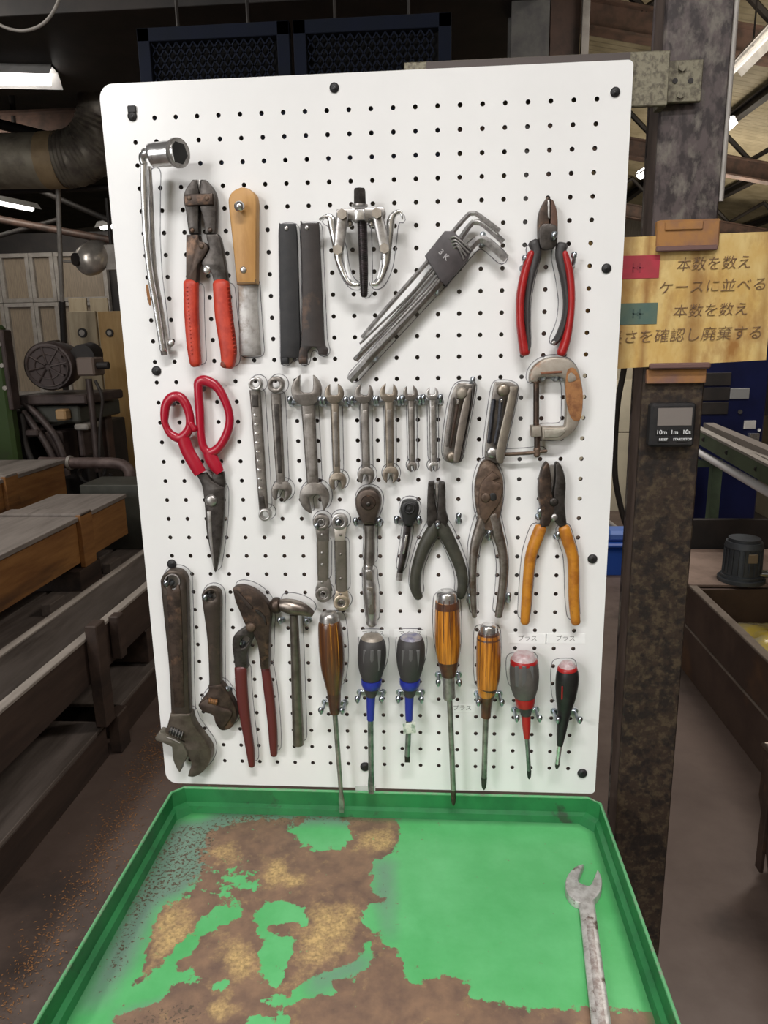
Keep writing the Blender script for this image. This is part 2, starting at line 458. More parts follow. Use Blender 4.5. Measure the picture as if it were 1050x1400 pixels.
# ---- dark structure over the pegboard
struct(ibeam('trim_10', (-6, 3.4, 2.93), (.45, 3.4, 2.93), .2, .32, MDK))
struct(ibeam('trim_11', (-6, 4.9, 2.95), (.45, 4.9, 2.95), .16, .25, MBM))
struct(box('trim_12', -3.4, .5, 2.3, 3.2, 2.78, 2.86, MDK))
struct(box('ceiling_slab', -4.4, .55, 1.7, 6.5, 3.35, 3.4, MDK, bev=0))
MBE = mat('dark_blue_enamel', (.002, .006, .022), .0, .9, (.002, .006, .018), 9)
for i, (xa, xb) in enumerate(((190, 396), (402, 617))):
    a = PX(xa, 62 - i * 8, 'Y', 2.0); b = PX(xb, 40 - i * 6, 'Y', 2.0)
    x0, x1 = a[0], b[0]; zt = 2.59; zb = 2.1
    r = thing('mesh_guard', ['dark blue expanded-metal guard panel above the left of the pegboard', 'dark blue expanded-metal guard panel above the right of the pegboard'][i], 'guard', ((x0 + x1) / 2, 2, zb), 'blue mesh guards')
    t = .045
    for nm, q in (('frame_bar', (x0, x1, zt - t, zt)), ('frame_bar', (x0, x1, zb, zb + t)), ('frame_bar', (x0, x0 + t, zb, zt)), ('frame_bar', (x1 - t, x1, zb, zt))):
        box(nm, q[0], q[1], 1.985, 2.02, q[2], q[3], MBE, r)
    vs = []; fs = []
    nx = 15; nz = 18; sx = (x1 - x0 - 2 * t) / nx; sz = (zt - zb - 2 * t) / nz; th = .0045
    for iz in range(nz + 1):
        for ix in range(nx):
            for s in (1, -1):
                zc = zb + t + iz * sz; xc = x0 + t + ix * sx + (sx / 2 if iz % 2 else 0)
                p = [(xc, zc), (xc + sx / 2, zc + sz * s)]
                if p[1][0] > x1 - t or p[1][1] < zb + t * .8 or p[1][1] > zt - t * .8: continue
                for j in (0,):
                    bI = len(vs); vs += [(p[0][0], 2.0, p[0][1] - th), (p[1][0], 2.0, p[1][1] - th), (p[1][0], 2.0, p[1][1] + th), (p[0][0], 2.0, p[0][1] + th),
                                         (p[0][0], 2.006, p[0][1] - th), (p[1][0], 2.006, p[1][1] - th), (p[1][0], 2.006, p[1][1] + th), (p[0][0], 2.006, p[0][1] + th)]
                    fs += [tuple(bI + i for i in f) for f in ((0, 1, 2, 3), (4, 5, 6, 7), (0, 1, 5, 4), (3, 2, 6, 7))]
    mesh_obj('expanded_mesh', vs, fs, MBE, r, smooth=False, kind='stuff')
    box('back_sheet', x0 + .01, x1 - .01, 2.03, 2.04, zb, zt, mat('black_sheet', (.003, .003, .004), 0, .9), r)
    for x in (x0 + .15, x1 - .15): cyl('hanger_rod', (x, 2.0, zt), (x, 2.0, 3.35), .006, MDK, r, n=6)
tag(tube('hanging_cable', [PX(-20, 10, 'Y', 1.6), PX(0, 34, 'Y', 1.6), PX(32, 42, 'Y', 1.6), PX(62, 30, 'Y', 1.6), PX(82, -5, 'Y', 1.6), PX(90, -60, 'Y', 1.6)], .005, MGY), 'grey cable looping down at the top left corner', 'cable')
# right-hand columns above the board, behind it
struct(ibeam('column_1', PX(726, 0, 'Y', 2.4) * [1, 1, 0], PX(726, 0, 'Y', 2.4) * [1, 1, 0] + [0, 0, 4.9], .15, .17, mat('grey_green_paint', (.115, .11, .10), .1, .5, (.075, .07, .07), 12), up=(0, 1, 0)))
p = PX(780, 0, 'Y', 3.0); struct(box('column_2', p[0] - .09, p[0] + .05, 3.0, 3.15, 0, 4.8, MBM))
struct(box('column_3', p[0] + .05, p[0] + .085, 2.96, 2.99, 0, 4.8, MGY))

# ---- wall with framed panels on the far left, windows
WX = [PX(x, 450, 'Y', 6.5)[0] for x in (-75, 12, 53, 86, 156)]; WZ = [PX(85, y, 'Y', 6.5)[2] for y in (345, 413, 540)]
for i in range(4):
    for j in range(2):
        n = i * 2 + j + 1; x0, x1 = WX[i] + .002, WX[i + 1] - .002; z1, z0 = WZ[j] - .002, WZ[j + 1] + .002; t = .04
        r = bpy.data.objects.new('window_%d' % n, None); COL.objects.link(r); reg(r, None, V((x0, 6.5, z0))); r['kind'] = 'structure'
        for q in ((x0, x1, z0, z0 + t), (x0, x1, z1 - t, z1), (x0, x0 + t, z0 + t, z1 - t), (x1 - t, x1, z0 + t, z1 - t)):
            box('frame_bar', q[0], q[1], 6.46, 6.52, q[2], q[3], MGY, r)
        box('pane', x0 + t, x1 - t, 6.50, 6.51, z0 + t, z1 - t, mat('dusty_pane', (.30, .24, .175), 0, .45, (.22, .175, .13), 8, stretch=(12, 1, 1)), r)
struct(box('wall_partition', -7.5, -1.2, 6.53, 6.6, 0, 2.6, MDK))
struct(box('wall_partition', 1.3, 7.5, 6.53, 6.6, 0, 2.35, MCW))
# small lit opening seen above the board
p = PX(620, 75, 'Y', 5.5); q = PX(690, 38, 'Y', 5.5)
r = bpy.data.objects.new('window_9', None); COL.objects.link(r); reg(r, None, V((p[0], 5.5, p[2]))); r['kind'] = 'structure'
box('pane', p[0], q[0], 5.5, 5.52, p[2] - .2, q[2], mat('dim_pane', (.32, .27, .21), 0, .5), r)
box('frame_bar', p[0] - .03, p[0], 5.46, 5.53, p[2] - .2, q[2] + .03, MDK, r); box('frame_bar', p[0], q[0], 5.46, 5.53, q[2], q[2] + .03, MDK, r)
box('frame_bar', p[0] + .17, p[0] + .23, 5.45, 5.49, p[2] - .2, q[2], MDK, r)

# ---- duct
DU = mat('galvanised_duct', (.34, .30, .23), .4, .5, (.20, .17, .135), 7, bump=.2)
c0 = PX(-60, 222, 'Y', 4); c1 = PX(62, 220, 'Y', 4); rr = 35 * dep(c1) / FPX
r = thing('air_duct', 'big round metal duct with an elbow left of the pegboard', 'duct', c1)
cyl('straight_pipe', c0, c1, rr, DU, r, n=32)
cyl('collar_band', c1, PX(86, 219, 'Y', 4), rr * 1.03, mat('tan_tape', (.33, .235, .13), 0, .6, (.26, .18, .1), 12), r, n=32)
el = [PX(84, 219, 'Y', 4), PX(104, 216, 'Y', 4.0), PX(122, 205, 'Y', 4.), PX(136, 186, 'Y', 4.), PX(144, 160, 'Y', 4.), PX(150, 90, 'Y', 4.)]
rows = []
for i in range(40):
    t = i / 39 * 5; k = min(int(t), 4); f = t - k; pp = np.array(el[k]) * (1 - f) + np.array(el[k + 1]) * f
    rows.append([*pp, rr * (1 + .045 * (i % 2)), rr * (1 + .045 * (i % 2))])
sweep('elbow', rows, mat('ribbed_duct', (.22, .195, .155), .4, .5, (.12, .10, .085), 10), r, n=28, straight=True, cap='f')
for i, (xa, ya, xb, yb, rad, yy) in enumerate(((-20, 262, 160, 256, .02, 4.2), (-20, 165, 100, 195, .035, 4.6), (0, 300, 160, 330, .03, 5.2), (30, 250, 175, 312, .022, 4.9), (-10, 325, 80, 300, .02, 5.4))):
    tag(tube('steel_pipe', ([PX(xa, ya, 'Y', yy) * [1, 1, 0] + [0, 0, 3.345]] if i == 3 else []) + [PX(xa, ya, 'Y', yy), PX(xb, yb, 'Y', yy)], rad, MDK if i != 2 else MBM, straight=True),
        ['thin dark pipe running just under the round duct', 'dark pipe slanting behind the round duct', 'brown pipe slanting down over the wall windows', 'dark brace slanting down right of the drop pipe', 'dark brace rising left of the drop pipe'][i], 'pipe', 'overhead pipes')
r = thing('drop_pipe', 'thin vertical conduit hanging from the duct down to the wooden panels', 'pipe', PX(82, 250, 'Y', 4.3))
tube('conduit', [PX(79, 254, 'Y', 4.14), PX(82, 340, 'Y', 4.2), PX(85, 412, 'Y', 4.3)], .016, MGY, r)
tube('lower_conduit', [PX(85, 412, 'Y', 4.3), PX(90, 530, 'Y', 4.45), PX(96, 640, 'Y', 4.6), PX(96, 640, 'Y', 4.6) * [1, 1, 0]], .022, MDK, r)
# dome lamp
c = PX(130, 357, 'Y', 4.1); R = 20 * dep(c) / FPX
r = thing('dome_lamp', 'shiny round metal work lamp hanging left of the pegboard', 'lamp', c)
cyl('lamp_shade', c + np.array([.02, .05, .07]), c + np.array([-.03, -.11, -.04]), R, mat('spun_aluminium', (.75, .70, .64), .7, .3, (.6, .55, .5), 20), r, n=28,
    rings=[(-.3, R * .3), (-.15, R * .65), (.1, R * .9), (.4, R * 1.02), (.7, R * 1.0), (.95, R * .8), (1.08, R * .45)])
cyl('lamp_opening', c + np.array([-.055, -.10, .0]), c + np.array([-.075, -.135, -.0]), R * .42, MDK, r, n=20)
cyl('stem', c + np.array([.10, .05, .08]), c + np.array([.10, .05, .40]), .012, MDK, r)
tube('support_arm', [c + [-R * .8, .05, 0], PX(84, 357, 'Y', 4.21) + [.017, 0, 0]], .01, MGY, r, straight=True)
box('bracket', c[0] + R * .8, c[0] + R * 1.7, 4.08, 4.12, c[2] - .06, c[2] + .1, MGY, r)

# ---- wooden panels leaning
PLY = mat('varnished_plywood', (.50, .32, .13), 0, .5, (.38, .225, .08), 5, lo=.35, hi=.65, stretch=(3, 3, .6), bump=.1, col3=(.42, .33, .2), scale3=2, lo3=.55, hi3=.7)
PLC = mat('cream_plywood', (.42, .345, .235), 0, .55, (.33, .26, .17), 6, stretch=(3, 3, .6))
for i, (x0, x1, m, hx) in enumerate(((92, 130, PLC, 109), (133, 205, PLY, 149))):
    a = PX(x0, 426, 'Y', 4.75 - i * .03); b = PX(x1, 426, 'Y', 4.75)
    z0 = 0.0
    o = thing('plywood_panel', ['pale cream wooden panel with a round black hole behind the motor', 'ochre varnished wooden panel against the left edge of the pegboard'][i], 'panel', (a[0], 4.75, z0), 'wooden panels behind the machine')
    vs_h = PX(hx, 455, 'Y', 4.7)
    box('sheet', a[0], b[0], 4.75 - i * .03, 4.78 - i * .03, z0, a[2], m, o, bev=.004)
    cyl('grommet', (vs_h[0], 4.735 - i * .03, vs_h[2]), (vs_h[0], 4.752 - i * .03, vs_h[2]), (.036, .03)[i], MDK, o)
    cyl('grommet_core', (vs_h[0], 4.733 - i * .03, vs_h[2]), (vs_h[0], 4.736 - i * .03, vs_h[2]), (.022, .018)[i], MGY, o)
for i, xx in enumerate((93, 122)):
    a = PX(xx, 408, 'Y', 5.2); b = PX(xx + 26, 424, 'Y', 5.2)
    tag(box('yellow_board', a[0], b[0], 5.2, 5.22, 0, a[2], PLC), ['left pale card peeking above the cream panel', 'right pale card peeking above the cream panel'][i], 'card')

# ---- machine with electric motor
MM = mat('machine_brown', (.085, .062, .057), .3, .5, (.05, .036, .034), 9, bump=.3, bscale=30)
MG = mat('machine_green', (.04, .07, .018), .1, .5, (.045, .042, .03), 5, lo=.5, hi=.7)
c = PX(66, 501, 'Y', 3.5); R = 33 * dep(c) / FPX
r = thing('electric_motor', 'dusty brown electric motor with a round fan grille on the machine', 'motor', c)
back = np.array([-.06, .30, 0.01])
cyl('housing', c, c + back, R, MM, r, n=36, rings=[(0, R * .93), (.06, R * 1.0), (.5, R * 1.0), (.55, R * .96), (1, R * .9)])
for k in range(16):
    a = k * math.pi / 8; d = np.array([math.cos(a) * .80, math.cos(a) * -.55, math.sin(a)]) * R * .98
    tube('cooling_fin', [c + d + back * .15, c + d + back * .92], .007, MM, r, n=5, straight=True)
T = back / np.linalg.norm(back)
cyl('fan_cover', c - T * .012, c + T * .005, R * .84, mat('fan_cover_brown', (.06, .042, .04), .2, .6), r, n=36)
Bx = np.array(V(T).cross(V((0, 0, 1))).normalized()); Uz = np.cross(Bx, T)
for k in range(8):
    a = k * math.pi / 4 + .2; d = Bx * math.cos(a) + Uz * math.sin(a)
    tube('grille_spoke', [c - T * .016 + d * R * .12, c - T * .016 + d * R * .78], .006, MM, r, n=5, straight=True)
for q in (.12, .5, .8):
    tube('grille_ring', [c - T * .016 + (Bx * math.cos(a) + Uz * math.sin(a)) * R * q for a in np.linspace(0, 2 * math.pi, 24, endpoint=False)], .004, MM, r, n=5, closed=True, sub=1)
jb = PX(120, 500, 'Y', 3.45)
box('junction_box', jb[0] - .05, jb[0] + .06, 3.4, 3.55, jb[2] - .06, jb[2] + .05, mat('box_tan', (.16, .12, .10), .1, .5), r, bev=.01)
cyl('cable_gland', jb + np.array([.06, -.0, -.0]), jb + np.array([.13, 0, -.0]), .022, MDK, r)
cyl('pulley', PX(112, 488, 'Y', 3.6), PX(125, 484, 'Y', 3.8), .075, MDK, r, n=24)
r = thing('old_machine', 'dark grimy machine body carrying the motor behind the crates', 'machine', (-2.1, 3.7, 0))
def mb(nm, xa, xb, ya, yb, y0, y1, m, bev=.01):
    a = PX(xa, ya, 'Y', y0); b = PX(xb, yb, 'Y', y0); return box(nm, a[0], b[0], y0, y1, b[2], a[2], m, r, bev=bev)
mb('motor_plate', 22, 118, 541, 553, 3.45, 4.0, MM); mb('bed', 26, 110, 556, 578, 3.5, 4.1, mat('machine_grey', (.075, .075, .062), .2, .5, (.05, .05, .042), 7))
mb('cabinet', 27, 32, 562, 760, 3.65, 4.3, MDK); mb('cabinet', 28, 138, 584, 790, 3.75, 4.4, MDK)
mb('spindle', 60, 90, 590, 640, 3.5, 3.7, MM); mb('slide', 22, 52, 588, 597, 3.42, 3.6, MM); mb('slide_block', 24, 34, 600, 640, 3.45, 3.6, MDK)
mb('valve_block', 104, 116, 586, 625, 3.55, 3.7, MM); mb('valve_cap', 100, 120, 580, 588, 3.5, 3.7, MGY); mb('terminal', 74, 90, 560, 575, 3.42, 3.5, mat('tan_terminal', (.4, .25, .12), 0, .5))
mb('bracket', 122, 138, 545, 660, 3.85, 3.95, MDK); mb('guard_plate', 128, 152, 540, 640, 4.0, 4.1, MBM)
for i, pts in enumerate((((35, 552), (56, 572), (75, 596), (86, 622), (92, 650)), ((32, 562), (48, 585), (62, 605), (74, 630), (80, 652)), ((121, 518), (126, 560), (130, 600), (134, 645)), ((130, 520), (140, 545), (137, 580), (136, 640)), ((28, 566), (32, 580), (36, 612), (60, 660)))):
    tube('hose', [PX(x, y, 'Y', 3.47 - .01 * i) for x, y in pts], (.022, .022, .02, .01, .02)[i], MM if i < 3 else MDK, r)
o = thing('machine_tower', 'green painted machine column at the left edge of the picture', 'machine', (-2.3, 3.2, 0))
a = PX(-60, 445, 'Y', 3.3); b = PX(22, 560, 'Y', 3.3)
box('column_body', a[0], b[0] - .04, 3.3, 3.39, 0, a[2], MG, o, bev=.02); box('slide_way', b[0] - .028, b[0], 3.27, 3.36, b[2], a[2] - .03, MM, o, bev=.006)
for z in (1.25, 1.38, 1.5): cyl('clamp_bolt', (b[0] - .03, 3.26, z), (b[0] - .03, 3.28, z), .014, MGY, o, n=6)
o = thing('horizontal_pipe', 'rusty horizontal pipe with an elbow behind the crates', 'pipe', PX(110, 632, 'Y', 3.1))
tube('pipe_run', [PX(55, 632, 'Y', 3.1), PX(100, 633, 'Y', 3.1), PX(150, 633, 'Y', 3.1), PX(170, 637, 'Y', 3.1), PX(178, 650, 'Y', 3.1), PX(179, 690, 'Y', 3.1)], .032, mat('rusty_pipe', (.16, .115, .105), .3, .5, (.09, .06, .055), 14, bump=.3), o, n=16)
cyl('flange', PX(94, 633, 'Y', 3.1), PX(98, 633, 'Y', 3.1), .042, MGY, o, n=20)
o = tag(tube('coil_hose', [PX(130 + 22 * math.cos(t), 648 + 14 * math.sin(t), 'Y', 3.2) for t in np.linspace(0, 5.5, 14)] + [PX(128, 700, 'Y', 3.2), PX(128, 860, 'Y', 3.2) * [1, 1, 0] + [0, 0, .02]], .012, MDK), 'black hose coil hanging below the rusty pipe', 'hose')
a = PX(130, 655, 'Y', 2.9); b = PX(190, 672, 'Y', 2.9)
tag(box('grey_ledge', a[0], -1.45, 2.72, 2.98, .4205, a[2], mat('machine_grey', (.075, .075, .062), .2, .5, (.05, .05, .042), 7)), 'grey metal ledge behind the end of the orange crate', 'ledge')

# ---- timber crates, left
def wood(n, c, c2, c3=None):
    return mat(n, c, 0, .6, c2, 9, lo=.35, hi=.65, stretch=(3, .35, 3), bump=.25, bscale=14, col3=c3, scale3=3., lo3=.52, hi3=.7)
WO = wood('orange_wood', (.38, .18, .055), (.23, .095, .028), (.11, .05, .022))
WG = wood('grey_dusty_wood', (.20, .165, .145), (.11, .088, .075), (.085, .066, .056))
WDK = wood('dark_wood', (.075, .048, .036), (.045, .028, .022), (.03, .02, .017))
WLT = wood('worn_grey_wood', (.28, .243, .22), (.195, .168, .15), (.09, .072, .062))


def crate(name, label, x0, x1, y0, y1, z0, z1, side, lid, battens, over=.012, grp='long wooden crates'):
    r = thing(name, label, 'crate', ((x0 + x1) / 2, (y0 + y1) / 2, z0), grp); t = .022
    h = (z1 - z0)
    box('side_board', x1 - t, x1, y0, y1, z0, z1 - .02, side, r); box('side_board', x0, x0 + t, y0, y1, z0, z1 - .02, side, r)
    box('end_board', x0 + t, x1 - t, y1 - t, y1, z0, z1 - .02, side, r); box('end_board', x0 + t, x1 - t, y0, y0 + t, z0, z1 - .02, side, r)
    box('base_board', x0 + t, x1 - t, y0 + t, y1 - t, z0, z0 + .018, side, r)
    ys = [y0] + list(battens) + [y1]
    for a, b in zip(ys[:-1], ys[1:]):
        box('lid_board', x0 - over, x1 + over, a + .003, b - .003, z1 - .02, z1, lid, r)
    for y in battens:
        box('batten', x1, x1 + .022, y - .055, y + .055, z0 - .02, z1 + .008, side, r)
        box('lid_batten', x0 - over, x1 + .022, y - .05, y + .05, z1, z1 + .014, lid, r)
    return r


c1_ = crate('long_crate', 'orange wooden crate with a grey lid and one batten, nearest the pegboard', -1.84, -1.50, .5, 2.62, .535, .745, WO, WLT, [2.16])
for z in (.60, .66): tube('end_handle', [(-1.60, 2.63, z), (-1.60, 2.68, z - .02), (-1.68, 2.68, z - .02), (-1.68, 2.63, z)], .005, ZN, c1_)
crate('long_crate', 'orange wooden crate with a pale lid standing farther back by the machine', -2.42, -2.02, 1.2, 3.03, .63, .86, WO, WLT, [2.48])
crate('long_crate', 'orange crate end at the left edge under the bright lid', -2.80, -2.46, .6, 2.55, .70, .92, WO, WG, [2.0])
a = PX(0, 628, 'Z', .94)
tag(box('white_lid', -2.78, -2.49, 1.9, 2.56, .935, .95, mat('bright_metal_lid', (.55, .52, .45), .6, .3)), 'bright metal sheet lying on the far left crate', 'sheet')
# supports and planks below the orange crates
for i, (x0, x1, y0, y1, z0, z1, m, l) in enumerate((
        (-1.86, -1.48, 2.05, 2.25, .42, .513, WDK, 'dark wood block carrying the nearest orange crate'),
        (-1.86, -1.48, .9, 1.05, .42, .513, WDK, 'dark wood block under the near end of the orange crate'),
        (-2.44, -2.0, 2.3, 2.45, .42, .61, WDK, 'dark wood block carrying the far orange crate'),
        (-2.44, -2.0, 1.4, 1.5, .42, .61, WDK, 'dark wood block under the near end of the far crate'),
        (-2.78, -2.47, 1.1, 1.3, .42, .698, WDK, 'dark wood block under the leftmost crate'))):
    tag(box('wood_block', x0, x1, y0, y1, z0, z1, m), l, 'block', 'wood blocks under crates')
for i, (x0, x1, y0, y1, z0, z1, m, l) in enumerate((
        (-1.62, -1.44, .4, 3.0, .33, .42, WG, 'grey plank under the orange crate, on the aisle side'),
        (-1.83, -1.64, .4, 3.0, .33, .42, WG, 'grey plank under the orange crate, on the wall side'),
        (-2.82, -1.85, .4, 3.0, .33, .42, WDK, 'wide dark plank under the far crates'),
        (-1.66, -1.44, .4, 3.1, .2, .325, WDK, 'dark squared timber beside the open trough'),
        (-2.82, -1.68, .4, 3.0, .0, .325, WDK, 'dark stack base timber deep below the far crates'),
        (-1.66, -1.44, .4, 3.1, .0, .195, WDK, 'dark bottom timber on the floor behind the open trough'))):
    tag(box('timber_plank', x0, x1, y0, y1, z0, z1, m, bev=.004), l, 'plank', 'planks under the crates')
for i, y in enumerate((1.25, 1.75, 2.3)):
    tag(box('spacer_block', -1.50, -1.46, y, y + .12, .42, .47, WG), ['small block on the plank edge nearest the camera', 'small block on the plank edge by the middle', 'small block on the plank edge farthest back'][i], 'block', 'spacers on the plank')
# open trough (box B)
r = thing('open_trough', 'long open dark wooden trough with pale worn rims along the aisle', 'trough', (-1.26, 1.7, .29))
box('side_board', -1.152, -1.13, .3, 1.62, .315, .478, WDK, r); box('side_board', -1.152, -1.13, 1.625, 3.2, .315, .478, WDK, r)
WRM = wood('worn_rim_wood', (.42, .37, .33), (.28, .245, .215)); box('rim', -1.16, -1.126, .3, 3.2, .478, .49, WRM, r)
box('side_board', -1.40, -1.378, .3, 3.2, .30, .46, WLT, r); box('rim', -1.405, -1.373, .3, 3.2, .46, .47, WRM, r)
box('base_board', -1.378, -1.152, .3, 3.2, .30, .315, WDK, r)
box('stake', -1.128, -1.085, 1.37, 1.44, .15, .535, WDK, r, bev=.004); box('stake', -1.128, -1.09, 1.55, 1.60, .33, .50, WDK, r, bev=.004)
for y in (.6, 1.9, 2.9): box('cross_bearer', -1.42, -1.14, y, y + .12, .155, .298, WDK, r)
# bottom crate
r = thing('floor_crate', 'low dark wooden crate on the floor along the aisle', 'crate', (-1.25, 1.7, 0))
box('top_board', -1.40, -1.12, .3, 1.43, .125, .14, WG, r); box('top_board', -1.40, -1.12, 1.56, 3.2, .125, .14, WG, r)
box('side_board', -1.14, -1.122, .3, 1.43, .0, .122, WDK, r); box('side_board', -1.14, -1.122, 1.56, 3.2, .0, .122, WDK, r)
box('side_board', -1.40, -1.38, .3, 3.2, 0, .122, WDK, r); box('stake', -1.125, -1.08, 1.45, 1.53, .0, .155, WDK, r, bev=.004)
# wood chips along the aisle
vs = []; fs = []
for i in range(2600):
    t = random.random(); x = -.93 + .03 * math.sin(t * 7) + random.gauss(0, .04); y = .15 + 1.9 * t ** .8
    if random.random() < .1: x = random.uniform(-1.05, -.5)
    a = random.random() * 6.3; l = random.uniform(.002, .006); q = random.uniform(.0008, .002); z = random.uniform(.001, .003)
    b0 = len(vs); c_, s_ = math.cos(a), math.sin(a)
    vs += [(x + c_ * l, y + s_ * l, z), (x - s_ * q, y + c_ * q, z + .001), (x - c_ * l, y - s_ * l, z), (x + s_ * q, y - c_ * q, z)]
    fs.append((b0, b0 + 1, b0 + 2, b0 + 3))
o = mesh_obj('wood_chips', vs, fs, mat('chip_wood', (.32, .15, .055), 0, .7), loc=(-.9, 1.2, 0), smooth=False, kind='stuff')
tag(o, 'scattered rusty brown chips on the aisle floor beside the crates', 'chips')

# ---- right side: coolant trough, pump, cabinet, conveyor, basket, bin
TR = mat('trough_steel', (.105, .068, .052), .3, .5, (.065, .042, .034), 4, bump=.2, bscale=12, col3=(.15, .08, .045), scale3=2)
TRE = mat('worn_edge_steel', (.30, .25, .21), .5, .45, (.22, .18, .15), 12)
r = thing('coolant_trough', 'long rusty steel trough standing on the floor right of the post', 'trough', (1.6, 2.0, 0))
box('side_wall', 1.195, 1.21, 1.1, 2.75, .215, .395, TR, r); box('side_wall', 1.195, 1.21, 1.1, 2.75, .0, .207, TR, r)
box('weld_seam', 1.191, 1.21, 1.1, 2.75, .206, .216, TRE, r)
box('rim', 1.19, 1.225, 1.1, 2.24, .395, .405, TRE, r)
box('end_wall', 1.21, 2.3, 2.2, 2.215, 0, .395, TR, r); box('end_wall', 1.21, 2.3, 1.1, 1.115, 0, .395, TR, r); box('back_wall', 2.3, 2.315, 1.1, 2.75, 0, .405, TR, r)
box('base_plate', 1.21, 2.3, 1.115, 2.2, .05, .06, MDK, r)
box('deck_plate', 1.19, 2.315, 2.22, 2.78, .395, .41, mat('pinkish_deck', (.30, .215, .175), .1, .55, (.22, .155, .125), 8), r)
box('back_splash', 1.19, 2.6, 2.80, 2.83, 0, .56, MDK, r)
o = tag(box('coolant_surface', 1.212, 2.298, 1.117, 2.198, .20, .21, mat('murky_coolant', (.14, .10, .035), 0, .15, (.26, .20, .05), 5)), 'murky coolant filling the bottom of the trough', 'liquid')
# yellow plastic bag lump
bm = bmesh.new(); bmesh.ops.create_icosphere(bm, subdivisions=4, radius=1)
for v in bm.verts:
    n_ = noise.noise(v.co * 1.7) * .35 + noise.noise(v.co * 5) * .10
    v.co = V((v.co.x * .19, v.co.y * .22, v.co.z * .07)) * (1 + n_)
c = V((1.46, 1.92, .235))
tag(mesh_obj('plastic_bag', [tuple(v.co + c) for v in bm.verts], [tuple(v.index for v in f.verts) for f in bm.faces],
             mat('yellow_plastic_film', (.62, .46, .08), 0, .18, (.45, .40, .25), 9, bump=.6, bscale=25, coat=.5), ang=60), 'crumpled yellow translucent bag lying in the trough', 'bag'); bm.free()
# pump motor
PM = mat('blue_grey_motor', (.085, .095, .105), .3, .45, (.06, .065, .075), 12)
c = PX(1013, 790, 'Z', .42); r = thing('pump_motor', 'blue-grey finned pump motor standing on the trough deck', 'motor', c)
R = .082; cyl('housing', c, c + [0, 0, .17], R, PM, r, n=28, rings=[(0, R * 1.05), (.12, R * 1.05), (.13, R * .94), (.85, R * .9), (.86, R * .98), (1, R * .9)])
for k in range(20):
    a = k * math.pi / 10; tube('cooling_fin', [c + [R * .95 * math.cos(a), R * .95 * math.sin(a), .03], c + [R * .92 * math.cos(a), R * .92 * math.sin(a), .14]], .004, PM, r, n=5, straight=True)
cyl('fan_cap', c + [0, 0, .17], c + [0, 0, .185], R * .8, PM, r, n=24); box('name_plate', c[0] - .01, c[0] + .03, c[1] - R * .99, c[1] - R * .93, c[2] + .09, c[2] + .13, mat('tan_plate', (.25, .19, .12), 0, .5), r)
cyl('outlet_pipe', c + [.06, -.03, .03], c + [.32, -.06, .02], .018, ZN, r); cyl('base_flange', c + [0, 0, -.01], c + [0, 0, .006], R * 1.2, PM, r, n=24)
# blue cabinet
BC = mat('navy_cabinet', (.008, .012, .062), .1, .35, (.006, .009, .045), 4)
r = thing('control_cabinet', 'dark navy machine cabinet behind the sign with two small plates', 'cabinet', (1.9, 4.2, 0))
box('body', 1.69, 2.215, 4.0, 4.7, .2, 2.05, BC, r, bev=.01); box('plinth', 1.69, 2.44, 3.95, 4.75, 0, .2, MDK, r)
def cb(nm, xa, ya, xb, yb, m, th=.012, par=None):
    a = PX(xa, ya, 'Y', 4.0); b = PX(xb, yb, 'Y', 4.0); return box(nm, a[0], b[0], 4.0 - th, 4.0, b[2], a[2], m, par or r, bev=.002)
cb('vent_panel', 955, 510, 998, 527, MDK); cb('vent_panel', 955, 530, 996, 547, MDK); cb('vent_panel', 955, 550, 994, 566, MDK)
cb('label_plate', 998, 531, 1023, 545, mat('pale_plate', (.25, .25, .25), 0, .5)); cb('lock_plate', 1017, 575, 1032, 586, MWP); cb('lock_handle', 1022, 592, 1034, 605, CH, .04)
cyl('indicator', PX(1038, 588, 'Y', 3.99), PX(1038, 588, 'Y', 4.0), .01, MWP, r); cyl('indicator', PX(1012, 563, 'Y', 3.99), PX(1012, 563, 'Y', 4.0), .014, MDK, r)
box('side_cabinet', 2.225, 2.45, 4.1, 4.7, .95, 2.05, MDK, r)
# green stand in front
SG = mat('sage_green_paint', (.10, .14, .085), .1, .5, (.075, .10, .065), 7)
r = thing('green_stand', 'sage green welded stand carrying the roller conveyor', 'stand', (1.8, 3.7, 0))
for x in (978, 942):
    a = PX(x, 650, 'Y', 3.7); box('leg', a[0] - .03, a[0] + .03, 3.67, 3.73, 0, a[2] + .1, SG, r)
a = PX(935, 628, 'Y', 3.68); b = PX(972, 636, 'Y', 3.68); box('top_bar', a[0], b[0], 3.6, 3.68, b[2], a[2], SG, r)
a = PX(935, 713, 'Y', 3.68); b = PX(975, 720, 'Y', 3.68); box('lower_bar', a[0], b[0], 3.66, 3.74, b[2], a[2], MWP, r)
# conveyor rails
r = thing('roller_conveyor', 'green channel conveyor with a shiny white guide tube, right of the timer', 'conveyor', PX(1000, 620, 'Y', 2.9))
def bar(nm, p0, d0, p1, d1, hh, wd, m):
    A = V(PX(*p0, 'Y', d0)); B_ = V(PX(*p1, 'Y', d1)); B_ = B_ + (B_ - A) * .25
    T = (B_ - A).normalized(); Sd = T.cross(V((0, 0, 1))).normalized() * wd
    U = V((0, 0, -hh)); vs = []
    for q in (A, B_): vs += [tuple(q), tuple(q + Sd), tuple(q + Sd + U), tuple(q + U)]
    return mesh_obj(nm, vs, [(0, 1, 2, 3), (4, 5, 6, 7), (0, 1, 5, 4), (1, 2, 6, 5), (2, 3, 7, 6), (3, 0, 4, 7)], m, r, smooth=False)
bar('near_channel', (948, 586), 3.7, (1052, 640), 2.3, .075, -.04, SG); bar('channel_lip', (948, 583), 3.7, (1052, 636), 2.3, .012, -.045, MGY)
